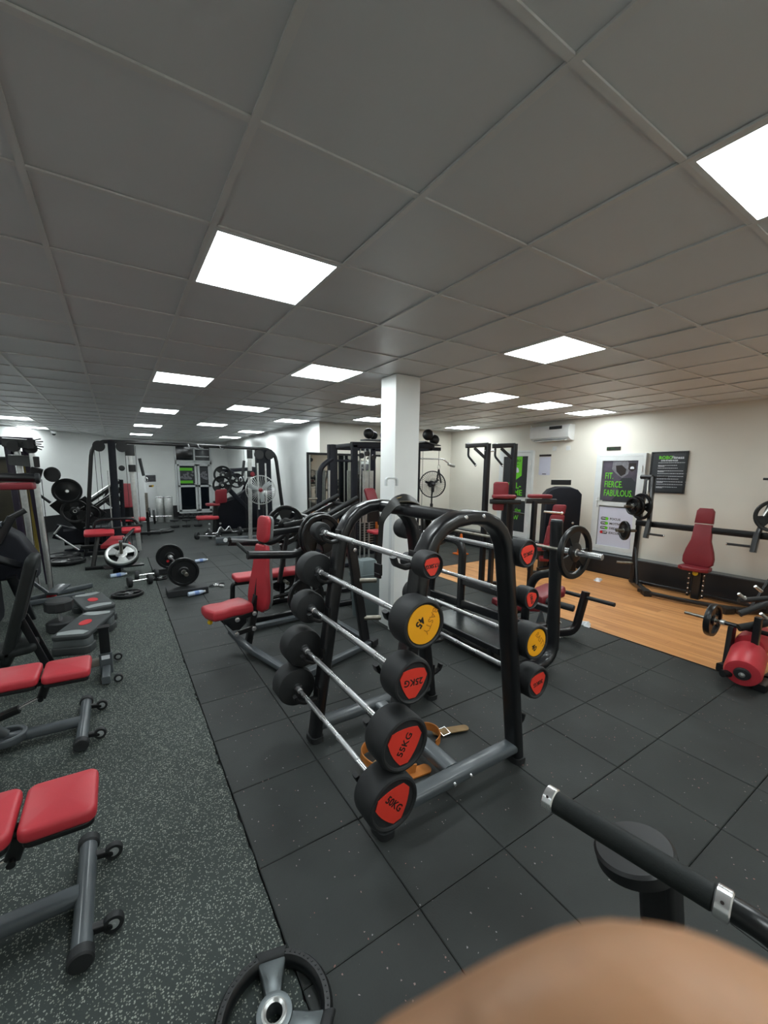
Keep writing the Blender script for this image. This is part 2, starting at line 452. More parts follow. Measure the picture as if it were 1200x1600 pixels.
# ceiling: slab, exposed grid, boards
g = G(); g.cube((0.4, 6.5, 2.87), (14.2, 20.6, 0.1)); ceil_ = ST('ceiling', g, slab)
gx0, gy0 = -0.1964, 0.7145
xs = [gx0 + 0.6 * i for i in range(-10, 13)] + [7.33]
ys = [gy0 + 0.6 * j for j in range(-7, 27)]
LIGHTS = [(1, 2), (1, 7), (1, 12), (1, 17), (1, 22), (3, -1), (3, 5), (3, 10), (3, 15), (5, 2), (5, 7), (5, 12), (5, 17), (5, 21), (7, 10), (7, 5), (9, 5), (11, 5), (11, 10),
          (-3, 17), (-3, 21), (-3, 12), (-3, 6), (1, -3), (5, -3), (9, 0), (-3, 1)]
def inroom(x, y): return not (y > 8.05 and x > 3.65) and not (y > 16.5) and y > -1.5 and x > -3.4 and not (x < 0.6 and y > 12.22 + (x + 3.2) * 1.24 + 0.3)
g = G()
for x in xs[:-1]:
    g.cube((x, 6.5, H + 0.004), (0.024, 20.2, 0.008)); g.cube((x, 6.5, H + 0.022), (0.003, 20.2, 0.03))
for y in ys:
    g.cube((0.4, y, H + 0.0045), (13.9, 0.022, 0.007))
grid = P('ceiling_grid', g, gridm, ceil_)
g = G(); g.cube((0, 0, 0.006), (0.592, 0.592, 0.012)); cme = mesh('ceiling_tile', g, ceilm)
cand = []; rest = []
for i in range(-10, 13):
    for j in range(-7, 27):
        if (i, j) in LIGHTS: continue
        x = gx0 + 0.6 * (i + 0.5); y = gy0 + 0.6 * (j + 0.5)
        wd = 0.6
        if i == 12: x = (gx0 + 7.2 + 7.33) / 2; wd = 7.33 - gx0 - 7.2
        if not inroom(x, y): continue
        d = V((x, y, H - CZ)); dep = d.dot(fw)
        vis = dep > 0.2 and abs(d.dot(cr_) / dep) < 1.15 and d.dot(cu_) / dep < 1.6
        cand.append((0 if (vis and i != 12) else 1, dep if vis else 99, i, j, x, y, wd))
cand.sort()
g = G()
for k, (v_, dep, i, j, x, y, wd) in enumerate(cand):
    if k < 298 and v_ == 0:
        piece('ceiling_tile', cme, (x, y, H + 0.009 + random.uniform(0, 0.0012)), ceil_, (random.uniform(-.004, .004), random.uniform(-.004, .004), 0))
    else: g.cube((x, y, H + 0.015), (wd - 0.008, 0.592, 0.012))
P('ceiling_boards', g, ceilm, ceil_, kind='stuff')

# ceiling light panels
names = {(1, 2): 'big near square ceiling light panel over the rubber floor, left of centre', (3, -1): 'square ceiling light panel cut by the right edge of the photo, nearest on the right',
 (5, 2): 'large square ceiling light panel over the right half, in front of the pillar', (1, 7): 'ceiling light panel behind the big near one, in the same left row',
 (1, 12): 'third ceiling light panel of the left row', (1, 17): 'fourth ceiling light panel of the left row', (1, 22): 'farthest ceiling light panel of the left row',
 (3, 5): 'ceiling light panel just left in front of the pillar top', (3, 10): 'ceiling light panel above the middle of the cable crossover', (3, 15): 'small far ceiling light panel above the glass double door',
 (5, 7): 'ceiling light panel touching the left side of the pillar top', (5, 12): 'ceiling light panel near the corner left of the wall mirror', (5, 17): 'far ceiling light panel beside the middle wall',
 (5, 21): 'farthest ceiling light panel beside the middle wall', (7, 10): 'far ceiling light panel over the cable tower, half behind the pillar', (7, 5): 'ceiling light panel right of the pillar over the pull-up tower',
 (9, 5): 'middle one of three ceiling light panels in front of the wall air conditioner', (11, 5): 'ceiling light panel nearest the wall air conditioner', (11, 10): 'far ceiling light panel right of the pillar, by the back corner',
 (-3, 17): 'ceiling light panel at the left edge of the photo near the left wall', (-3, 21): 'ceiling light panel touching the left wall by the camera'}
g = G(); g.sweep([(-.285, -.285, 0), (.285, -.285, 0), (.285, .285, 0), (-.285, .285, 0)], [(-.009, -.006), (.009, -.006), (.009, .012), (-.009, .012)], closed=True)
lf = mesh('frame', g, upvc)
g = G(); g.cube((0, 0, 0.004), (0.56, 0.56, 0.004)); ld = mesh('diffuser', g, panel)
OUT = {(-3, 12): 'ceiling light panel out of view, above the left wall end', (-3, 6): 'ceiling light panel out of view, above the left edge machines', (-3, 1): 'ceiling light panel out of view, above the red benches on the left',
       (1, -3): 'ceiling light panel out of view, just behind the camera', (5, -3): 'ceiling light panel out of view, behind the camera on the right', (9, 0): 'ceiling light panel out of view, above the leg curl machine'}
for (i, j) in LIGHTS:
    x = gx0 + 0.6 * (i + 0.5); y = gy0 + 0.6 * (j + 0.5)
    if not inroom(x, y): continue
    lab = names.get((i, j)) or OUT[(i, j)]
    t = T('ceiling_light', lab, 'ceiling light', (x, y, H), 0, 'square ceiling light panels' if (i, j) in names else 'ceiling light panels out of view')
    piece('frame', lf, (0, 0, 0.006), t); piece('diffuser', ld, (0, 0, 0.0), t)

# ---------------------------------------------------------------- doors, right wall (x = 7.33)
def rdoor(name, ya, yb, za, zb, zm):
    w_ = yb - ya; yc = (ya + yb) / 2
    g = G()
    for y in (ya + .02, yb - .02): g.cube((7.295, y, (za + zb) / 2), (0.07, 0.045, zb - za))
    g.cube((7.295, yc, zb - .02), (0.068, w_, 0.045)); g.cube((7.295, yc, za + .02), (0.068, w_, 0.045))
    d = ST(name, g, upvc)
    g = G()
    for y in (ya + .075, yb - .075): g.cube((7.283, y, (za + zb) / 2), (0.05, 0.07, zb - za - .09))
    for z in (za + .08, zb - .08, zm): g.cube((7.283, yc, z), (0.049, w_ - .09, 0.07))
    lf_ = ST('door_leaf', g, upvc, d)
    g = G(); g.cube((7.24, yb - .075, zm + .02), (0.03, 0.03, 0.16)); g.cyl((7.26, yb - .075, zm + .05), (7.21, yb - .075, zm + .05), .009); g.cyl((7.212, yb - .07, zm + .05), (7.212, yb - .19, zm + .05), .009)
    ST('handle', g, white, d)
    for z in (za + .3, zb - .25):
        g = G(); g.cyl((7.25, ya + .04, z - .05), (7.25, ya + .04, z + .05), .011); ST('hinge', g, white, d)
    return d
FY, FZ = V((0, -1, 0)), Z1        # a panel on the right wall is read along -Y
d1 = rdoor('door_1', 3.34, 4.15, 0.36, 2.08, 1.22)
g = G(); g.cube((7.29, 3.745, 1.62), (0.02, 0.58, 0.70)); ST('panel', g, printd, d1)
g = G(); g.cube((7.29, 3.745, 0.80), (0.02, 0.58, 0.72)); ST('panel', g, lavp, d1)
t = T('poster', 'dark poster on the upper door panel with a hooded figure and big green words', 'poster', (7.278, 3.745, 1.62), world=True)
def RW(y, z, x=7.276): return V((x, y, z))
g = G(); g.flat(rrect(0.565, 0.69, 0.002), RW(3.745, 1.62, 7.2785), FY, FZ, 0.003); P('sheet', g, printp, t)
# hooded figure: hood, shoulders and sleeve as printed shapes
g = G(); g.flat([(-.12, .34), (.12, .34), (.17, .24), (.14, .12), (.05, .05), (-.05, .12), (-.13, .2)], RW(3.745, 1.62, 7.2752), FY, FZ, 0.0006); P('print', g, printg, t)
g = G(); g.flat([(-.07, .26), (.03, .27), (.11, .20), (.10, .12), (.03, .08), (-.05, .16)], RW(3.745, 1.62, 7.2745), FY, FZ, 0.0005); P('print', g, ink, t)
g = G(); g.flat([(-.1, -.34), (.28, -.34), (.28, -.02), (.2, .06), (.05, .05), (-.02, -.05), (.02, -.2)], RW(3.745, 1.62, 7.2752), FY, FZ, 0.0006); P('print', g, printd, t)
g = G(); g.flat([(.14, .30), (.26, .30), (.26, .2), (.2, .16), (.14, .2)], RW(3.745, 1.62, 7.2745), FY, FZ, 0.0005); P('print', g, ink, t)
text('ROBO', .028, RW(3.545, 1.90), FY, FZ, green, t); text('FITNESS', .017, RW(3.545, 1.878), FY, FZ, whitep, t)
g = G(); g.flat([(-.03, 0), (.03, 0), (.03, .025), (.015, .04), (-.015, .04), (-.03, .025)], RW(3.545, 1.825, 7.274), FY, FZ, .0005); P('emblem', g, whitep, t)
for s_, z in (('FIT.', 1.70), ('FIERCE.', 1.555), ('FABULOUS.', 1.405)):
    text(s_, 0.155, RW(3.985, z, 7.2735), FY, FZ, green, t, align='LEFT', bold=0.001, sx=0.62)
t = T('poster', 'pale lower door panel with three green ON switches, one red OFF and four words', 'poster', (7.278, 3.745, 0.8), world=True)
g = G(); g.flat(rrect(0.56, 0.70, 0.002), RW(3.745, 0.80, 7.2785), FY, FZ, 0.003); P('sheet', g, lavp, t)
for k, (s_, on) in enumerate((('FOCUS', 1), ('MOTIVATION', 1), ('DEDICATION', 1), ('EXCUSES', 0))):
    z = 0.955 - 0.082 * k
    g = G(); g.flat(rr(0.135, 0.055, 0.0274, 5), RW(3.925, z, 7.2752), FY, FZ, .0006); P('switch', g, ink, t)
    text('ON' if on else 'OFF', 0.042, RW(3.945 if on else 3.905, z, 7.2742), FY, FZ, whitep, t, bold=.001)
    g = G(); g.flat(circ(.026, 16), RW(3.885 if on else 3.966, z, 7.2743), FY, FZ, .0006); P('switch_dot', g, green if on else redp, t)
    text(s_, 0.052, RW(3.835, z, 7.2745), FY, FZ, ink, t, align='LEFT', bold=.0012, sx=1.1)
# welcome door behind the pull-up tower
d2 = rdoor('door_2', 5.50, 6.36, 0.36, 2.20, 1.18)
g = G(); g.cube((7.29, 5.93, 1.69), (0.02, 0.64, 0.92)); ST('pane', g, glassd, d2)
g = G(); g.cube((7.29, 5.93, 0.77), (0.02, 0.64, 0.74)); ST('pane', g, glassd, d2)
t = T('poster', 'dark poster with a green ribbon and WELCOME on the door behind the pull-up tower', 'poster', (7.278, 5.93, 1.69), world=True)
g = G(); g.flat(rrect(0.62, 0.90, 0.002), RW(5.93, 1.68, 7.2785), FY, FZ, 0.003); P('sheet', g, printd, t)
g = G(); g.flat([(-.14, .38), (-.14, -.02), (0, -.11), (.14, -.02), (.14, .38)], RW(5.90, 1.70, 7.2752), FY, FZ, .0006); P('ribbon', g, green, t)
text('ROBO', .075, RW(5.90, 1.99, 7.274), FY, FZ, ink, t, bold=.001); text('Fitness', .045, RW(5.90, 1.92, 7.274), FY, FZ, ink, t)
g = G(); g.flat([(-.07, 0), (-.05, -.03), (.05, -.03), (.07, 0), (.05, .06), (0, .09), (-.05, .06)], RW(5.90, 1.77, 7.274), FY, FZ, .0006); P('emblem', g, lavp, t)
text('WEL-', .17, RW(6.16, 1.46, 7.2745), FY, FZ, green, t, align='LEFT', bold=.004); text('COME', .17, RW(6.20, 1.31, 7.2745), FY, FZ, green, t, align='LEFT', bold=.004)
t = T('poster', 'dark lower door poster with green handwriting behind the pull-up tower', 'poster', (7.278, 5.93, 0.77), world=True)
g = G(); g.flat(rrect(0.62, 0.72, 0.002), RW(5.93, .77, 7.2785), FY, FZ, 0.003); P('sheet', g, printd, t)
text('Let the', .12, RW(5.90, .94, 7.2745), FY, FZ, green, t, bold=.001)
g = G(); g.tube([(7.273, 6.06 - .03 * k, .78 + (.05 if k % 2 else -.05)) for k in range(10)], .006, .02, 6); P('handwriting', g, green, t)
# notice board
t = T('notice_board', 'black framed gym rules board with green and white heading, right of the door', 'notice board', (7.32, 3.03, 1.77), world=True)
g = G(); g.cube((7.315, 3.03, 1.77), (0.02, 0.47, 0.60)); P('board', g, printd, t)
g = G(); g.sweep([(7.315, 3.27, 1.46), (7.315, 2.79, 1.46), (7.315, 2.79, 2.085), (7.315, 3.27, 2.085)], [(-.012, -.015), (.012, -.015), (.012, .015), (-.012, .015)], (1, 0, 0), closed=True); P('frame', g, satin, t)
text('ROBO', .07, RW(3.17, 2.0, 7.303), FY, FZ, green, t, bold=.0025, align='LEFT'); text('Fitness', .062, RW(2.995, 2.0, 7.303), FY, FZ, whitep, t, align='LEFT', bold=.001)
text('GYM FITNESS RULES', .026, RW(3.02, 1.955, 7.303), FY, FZ, whitep, t, bold=.001)
for k in range(10):
    n = random.choice((9, 14, 20, 17)); y = 3.17; z = 1.92 - k * .042
    g = G()
    while n > 0:
        L = random.uniform(.012, .03); g.flat([(0, 0), (L, 0), (L, .006), (0, .006)], RW(y, z, 7.303), FY, FZ, .0006); y -= L + .006; n -= 1.3
    if k % 2: 
        g.flat([(0, 0), (.09, 0), (.09, .006), (0, .006)], RW(3.17, z - .013, 7.303), FY, FZ, .0006)
    P('text_line', g, whitep, t)
# small green sign, paper sheet, sockets
t = T('sign', 'small dark green sign above the door with the hooded figure poster', 'sign', (7.325, 3.905, 2.175), world=True)
g = G(); g.cube((7.322, 3.905, 2.175), (0.012, 0.235, 0.06)); P('plate', g, ink, t)
g = G(); g.flat(rrect(.012, .03, .002), RW(3.995, 2.175, 7.3145), FY, FZ, .001); g.flat(rrect(.07, .006, .002), RW(3.92, 2.182, 7.3145), FY, FZ, .001); g.flat(rrect(.14, .004, .002), RW(3.885, 2.164, 7.3145), FY, FZ, .001); P('print', g, greend, t)
t = T('notice', 'white paper notice with a black header strip left of the wall air conditioner', 'notice', (7.325, 5.25, 1.9), world=True)
g = G(); g.flat(rrect(0.26, 0.36, 0.01), RW(5.25, 1.88, 7.326), FY, FZ, .003); P('sheet', g, lavp, t)
g = G(); g.flat(rrect(0.27, 0.04, 0.005), RW(5.25, 2.09, 7.325), FY, FZ, .006); P('header', g, ink, t)
g = G(); g.flat(rrect(0.09, 0.014, 0.002), RW(5.25, 1.72, 7.322), FY, FZ, .001); P('print', g, ink, t)
for y, lab in ((5.05, 'white wall socket under the air conditioner, left one'), (4.76, 'white wall socket under the right end of the air conditioner')):
    t = T('socket', lab, 'wall socket', (7.32, y, 2.22), world=True, group='white wall sockets')
    g = G(); g.box((7.322, y, 2.22), (0.012, 0.085, 0.085)); P('plate', g, white, t)
    g = G(); g.cube((7.314, y + .015, 2.225), (0.006, 0.012, 0.022)); P('switch', g, upvc, t)
# split air conditioner
t = T('air_conditioner', 'white wall mounted air conditioner close under the ceiling', 'air conditioner', (7.32, 5.08, 2.5), world=True)
g = G(); g.sweep([(7.33, 5.50, 2.5), (7.33, 4.66, 2.5)], 
                      [(0, .15), (.155, .15), (.19, .11), (.205, .0), (.185, -.08), (.12, -.125), (0, -.14)], (0, 0, 1))
P('body', g, white, t)
g = G(); g.box((7.19, 5.06, 2.365), (0.09, 0.66, 0.012)); P('louver', g, upvc, t)
g = G(); g.box((7.215, 5.10, 2.385), (0.04, 0.7, 0.02)); P('outlet', g, satin, t)
g = G(); g.box((7.128, 4.93, 2.60), (0.02, 0.26, 0.055)); P('display', g, printd, t)
g = G(); g.tube([(7.3, 5.5, 2.45), (7.3, 5.6, 2.45), (7.3, 5.62, 2.7)], .018, .03); P('pipe', g, white, t)

# ---------------------------------------------------------------- far glass door and transom window (y = 16.55)
FWY = 16.55
def fpt(x, z, d=0.06): return V((x, FWY - d, z))
g = G()
for x in (1.83, 3.02): g.cube((x, FWY - .04, 1.05), (.06, .08, 1.86))
for z in (.15, 1.95): g.cube((2.425, FWY - .04, z), (1.25, .08, .06))
d3 = ST('door_3', g, upvc)
for xa, xb in ((1.87, 2.52), (2.54, 2.99)):
    g = G()
    for x in (xa + .04, xb - .04): g.cube((x, FWY - .07, 1.05), (.075, .05, 1.72))
    for z in (.22, 1.12, 1.89): g.cube(((xa + xb) / 2, FWY - .07, z), (xb - xa, .05, .07))
    ST('door_leaf', g, upvc, d3)
    for z, h in ((.67, .84), (1.50, .72)):
        g = G(); g.cube(((xa + xb) / 2, FWY - .065, z), (xb - xa - .13, .015, h)); ST('pane', g, glassd, d3)
g = G(); g.tube([(2.5, FWY - .1, 1.2), (2.5, FWY - .14, 1.2), (2.4, FWY - .14, 1.2)], .01, .01); ST('handle', g, white, d3)
for (xc, wd, lab) in ((2.19, .5, 'poster with green bands and a grey crowd on the wide glass door leaf'), (2.765, .3, 'grey crowd poster on the narrow glass door leaf')):
    t = T('poster', lab, 'poster', (xc, FWY - .08, 1.5), world=True)
    g = G(); g.flat(rrect(wd, .6, .005), (xc, FWY - .076, 1.50), X1, Z1, .002); P('sheet', g, printd, t)
    g = G()
    for k in range(26):
        g.flat(circ(random.uniform(.02, .045), 8), (xc + random.uniform(-wd / 2 + .05, wd / 2 - .05), FWY - .079 - k * .00005, 1.5 + random.uniform(-.12, .15)), X1, Z1, .001)
    P('print', g, printg, t, kind='stuff')
    if wd > .4:
        for z in (1.73, 1.27): g = G(); g.flat(rrect(wd * .85, .1, .005), (xc - .03, FWY - .082, z), X1, Z1, .001); P('band', g, green, t)
g = G()
for x in (1.83, 2.46, 3.02): g.cube((x, FWY - .04, 2.31), (.05, .08, .60))
for z in (2.03, 2.6): g.cube((2.425, FWY - .04, z), (1.25, .08, .05))
w1 = ST('window_1', g, upvc)
for xa, xb in ((1.86, 2.43), (2.49, 3.0)):
    g = G(); g.cube(((xa + xb) / 2, FWY - .03, 2.31), (xb - xa, .015, .54)); ST('pane', g, glassd, w1)
g = G(); g.cube((2.74, FWY - .045, 2.47), (.46, .01, .03)); g.cube((2.74, FWY - .045, 2.2), (.46, .01, .03)); ST('bar', g, upvc, w1)

# wall mirror on the back wall with black frame
t = T('mirror', 'wide black framed mirror leaning on the back wall behind the leg press', 'mirror', (4.5, 8.0, 0.3), world=True)
g = G(); g.cube((4.45, 8.02, 1.22), (2.2, .02, 1.74)); P('glass', g, mirror, t)
g = G(); g.sweep([(3.36, 8.01, .34), (5.54, 8.01, .34), (5.54, 8.01, 2.09), (3.36, 8.01, 2.09)], rr(.04, .045, .005, 1), (0, 1, 0), closed=True); P('frame', g, satin, t)
# security camera
t = T('security_camera', 'small white dome security camera at the ceiling edge of the left wall', 'camera', (-1.36, 14.35, 2.66), world=True)
g = G(); g.lathe([(.07, 0), (.07, .04), (.05, .07)], (-1.36, 14.35, 2.73), (0, 0, -1)); P('base', g, white, t)
g = G(); g.lathe([(.0, 0), (.03, .01), (.045, .04), (.045, .05)], (-1.36, 14.35, 2.61), (0, 0, 1)); P('lens', g, satin, t)

# ================================================================ FRONT: barbell rack
def reul(r, rot=0.0, n=6, q=0.16):
    """rounded shield: a bulging triangle"""
    c = [(r * cos(rot + radians(90 + 120 * k)), r * sin(rot + radians(90 + 120 * k))) for k in range(3)]; out = []
    for k in range(3):
        a, b_ = V(c[k]), V(c[(k + 1) % 3]); m_ = (a + b_) / 2; o = m_.normalized() * r * 0.17
        for i in range(1, n):
            t = i / n; p = a * (1 - t) + b_ * t + o * 4 * t * (1 - t) * 0.9
            L = p.length; out.append((p.x, p.y))
    return out
t = T('barbell_rack', 'black A-shaped barbell rack in the foreground holding fixed barbells on both sides', 'barbell rack', (1.475, 1.9, 0), world=True)
def legx(z, s): return 1.475 + s * (0.49 - 0.23 * z / 1.53)
for yy in (1.48, 2.30):
    g = G(); g.sweep([(legx(0.03, -1), yy, .03), (legx(1.53, -1), yy, 1.53), (legx(1.53, 1), yy, 1.53), (legx(.03, 1), yy, .03)], rr(.072, .105, .026, 4), (0, 1, 0), fil=.26)
    e = P('end_frame', g, black, t)
    g = G(); g.beam((legx(.1, -1), yy, .10), (legx(.1, 1), yy, .10), .095, .06, r=.02); P('base_bar', g, greym, t)
    for s in (-1, 1):
        g = G(); x = legx(.02, s); g.sweep([(x, yy, .0), (x, yy, .035)], rr(.092, .125, .035, 5), (0, 1, 0)); P('rubber_foot', g, rub, e)
    g = G()
    ys_ = yy - .052 if yy < 2 else yy + .052
    for dx in (-.06, .06):
        g.lathe([(0, -.008), (.008, -.006), (.011, 0), (.011, .006)], (1.475 + dx, ys_, 1.535), (0, 1 if yy < 2 else -1, 0), 12)
        g.lathe([(0, -.008), (.008, -.006), (.011, 0), (.011, .006)], (1.475 + dx, ys_, .10), (0, 1 if yy < 2 else -1, 0), 12)
    P('bolt', g, chrome, e)
g = G(); g.sweep([(1.475, 1.52, 1.52), (1.475, 2.27, 1.52)], rr(.075, .075, .034, 5)); P('top_beam', g, black, t)
g = G(); g.beam((1.475, 1.52, .10), (1.475, 2.26, .10), .10, .06, r=.02); P('base_beam', g, greym, t)
ZL = [.345, .60, .865, 1.11, 1.36]; XL = [.905, .96, 1.01, 1.06, 1.10]
ZR = [.51, .78, 1.05, 1.314]; XR = [2.04, 1.985, 1.925, 1.87]
def hook(x, z, s, yy):
    g = G(); xi = legx(z, s) + s * .034
    g.sweep([(xi, yy, z - .045), (x - s * .005, yy, z - .052), (x + s * .045, yy, z - .03), (x + s * .058, yy, z + .005)], rr(.022, .04, .006, 2), (0, 1, 0), fil=.01)
    g.box((xi + s * .004, yy, z - .02), (.01, .05, .09))
    P('bar_hook', g, satin, t)
for x, z in zip(XL, ZL):
    for yy in (1.505, 2.28): hook(x, z, -1, yy)
for x, z in list(zip(XR, ZR)) + [(1.99, .255)]:
    for yy in (1.505, 2.28): hook(x, z, 1, yy)

def fixed_barbell(x, z, y0, r, L, txt, rot, kind, label, group, y1=None, ts=0.05):
    y1 = y1 or y0 + 1.20
    t = T('fixed_barbell', label, 'barbell', (x, (y0 + y1) / 2, z), group=group, world=True)
    g = G(); g.cyl((x, y0 + L - .01, z), (x, y1 - L + .01, z), .0135, 16)
    for ya, yb in ((y0 + L - .005, y0 + L + .05), (y1 - L - .05, y1 - L + .005)): g.cyl((x, ya, z), (x, yb, z), .019, 16, .004)
    P('shaft', g, chrome, t)
    n_ = y1 - y0
    for a, b_ in ((.25, .42), (.58, .75)): g = G(); g.cyl((x, y0 + n_ * a, z), (x, y0 + n_ * b_, z), .0152, 16, .0004); P('knurled_grip', g, knurl, t)
    for s, ya in ((1, y0), (-1, y1)):
        g = G()
        prof = [(0, .010), (r * .80, .010), (r * .82, .004), (r * .88, 0), (r * .95, .003), (r, .018), (r * 1.0, L - .018), (r * .96, L - .004), (r * .88, L), (.03, L), (.026, L + .012), (0, L + .012)]
        g.lathe(prof, (x, ya, z), (0, s, 0), 40)
        h = P('weight_head', g, rub, t)
        yf = ya + s * .010; X_ = V((s, 0, 0))
        bm = yellow if kind == 'y' else badge
        X2 = X_ * cos(rot) + Z1 * sin(rot); Y2 = -X_ * sin(rot) + Z1 * cos(rot)
        g = G(); g.flat(circ(r * .77, 32) if kind == 'y' else reul(r * .86, 0, 7), (x, yf, z), X2, Y2, .004)
        if s > 0 or True: P('badge', g, bm, h)
        if s > 0:
            c = V((x, yf - .0045, z))
            if kind == 'y':
                text(txt, ts, c - X_ * r * .20 + Z1 * r * (.12 if txt == '45' else -.25), X2, Y2, ink, h, bold=.0012)
                a = radians(-118 if txt == '45' else -50); d = X_ * cos(a) + Z1 * sin(a)
                text('BASTY', .042, c + X_ * r * .30 + Z1 * r * .1, d, Z1 * cos(a) - X_ * sin(a), inky, h)
            else: text(txt, ts, c, X2, Y2, ink, h, bold=.0009)
    return t
LB = 'fixed barbells on the left side of the rack'; RB = 'fixed barbells on the right side of the rack'
fixed_barbell(XL[4], ZL[4], 1.29, .060, .085, '17.5KG', radians(184), 'r', 'smallest fixed barbell of the rack, red shield badge, top hook on the left side', LB, 2.47, ts=.023)
fixed_barbell(XL[3], ZL[3], 1.285, .112, .125, '45', radians(232), 'y', 'fixed barbell with round yellow 45 badge, second from top on the left side', LB, 2.50, ts=.05)
fixed_barbell(XL[2], ZL[2], 1.285, .104, .12, '25KG', radians(176), 'r', 'fixed barbell with upside-down red 25KG badge, third from top on the left side', LB, 2.50, ts=.042)
fixed_barbell(XL[1], ZL[1], 1.27, .127, .14, '55KG', radians(58), 'r', 'fixed barbell with red 55KG badge, second from bottom on the left side', LB, 2.52, ts=.046)
fixed_barbell(XL[0], ZL[0], 1.265, .128, .14, '50KG', radians(-48), 'r', 'fixed barbell with red 50KG badge, bottom hook on the left side', LB, 2.52, ts=.046)
fixed_barbell(XR[3], ZR[3], 1.40, .080, .10, '20KG', radians(190), 'r', 'fixed barbell with red 20KG badge, top hook on the right side of the rack', RB, ts=.032)
fixed_barbell(XR[2], ZR[2], 1.40, .064, .09, '15KG', radians(-70), 'r', 'small fixed barbell with red badge, second from top on the right side of the rack', RB, ts=.026)
fixed_barbell(XR[1], ZR[1], 1.39, .105, .12, '40', radians(-42), 'y', 'fixed barbell with round yellow 40 badge on the right side of the rack', RB, ts=.045)
fixed_barbell(XR[0], ZR[0], 1.40, .100, .11, '30KG', radians(-172), 'r', 'fixed barbell with red 30KG badge, lowest on the right side of the rack', RB, ts=.036)

# black lifting belt over the top beam
t = T('lifting_belt', 'black leather lifting belt draped over the top beam of the barbell rack', 'belt', (1.475, 2.05, 1.56), world=True)
pb = fillet([(1.36, 2.12, 1.13), (1.37, 2.12, 1.36), (1.35, 2.08, 1.47), (1.42, 2.03, 1.578), (1.50, 2.00, 1.585), (1.60, 2.00, 1.52), (1.62, 2.02, 1.36), (1.60, 2.05, 1.14)], .05)
nb = len(pb)
g = G(); g.sweep(pb, rr(.008, .105, .003, 1), (0, 1, 0), scl=[0.5 + 0.6 * min(1, max(0, (i / nb - .22) * 3.2)) for i in range(nb)]); P('strap', g, beltm, t)
g = G(); g.sweep(fillet([(1.44, 2.03, 1.572), (1.52, 1.99, 1.575), (1.615, 1.97, 1.5), (1.66, 1.96, 1.3), (1.66, 1.96, 1.24)], .05), rr(.008, .10, .003, 1), (0, 1, 0)); P('lining', g, olive, t, 'olive suede inner layer')
g = G(); g.box((1.355, 2.12, 1.14), (.014, .075, .07)); g.box((1.352, 2.12, 1.10), (.016, .06, .03)); P('buckle', g, satin, t)
text('POWER', .035, (1.44, 2.035, 1.5935), (-.4, -.9, .1), (.8, -.3, .3), yel2, t)
# tan leather belt on the floor under the rack
t = T('leather_belt', 'tan leather lifting belt curled on the floor under the barbell rack', 'belt', (1.2, 1.85, 0), world=True)
pts = [(1.36, 1.70, .02), (1.22, 1.72, .045), (1.12, 1.80, .05), (1.11, 1.93, .05), (1.20, 2.01, .05), (1.31, 1.96, .045), (1.33, 1.87, .04)]
g = G(); g.sweep(fillet(pts, .09), rr(.008, .085, .003, 1), (0, 0, 1)); P('strap', g, leather, t)
g = G(); g.flat(rrect(.20, .085, .03), (1.21, 1.86, .004), (.9, .3, 0), (-.3, .9, 0), .008); P('lining', g, leatherd, t)
g = G(); g.flat(rrect(.24, .075, .03), (1.34, 1.70, .004), (.95, -.1, 0), (.1, .95, 0), .008); P('tongue', g, leather, t)
t = T('leather_belt', 'second tan leather belt end with buckle lying right of the rack centre beam', 'belt', (1.68, 1.9, 0), world=True)
g = G(); g.sweep(fillet([(1.56, 1.98, .04), (1.66, 1.98, .045), (1.70, 1.90, .045), (1.66, 1.82, .04), (1.60, 1.80, .035)], .06), rr(.007, .06, .003, 1), (0, 0, 1)); P('strap', g, leather, t)
g = G(); g.flat(rrect(.26, .06, .025), (1.80, 1.88, .012), (.93, -.3, 0), (.3, .93, 0), .006); P('tongue', g, leatherd, t)
g = G(); g.tube([(1.70, 1.84, .03), (1.76, 1.84, .03), (1.76, 1.90, .04), (1.70, 1.90, .04)], .004, closed=True, n=6); P('buckle', g, chrome, t)

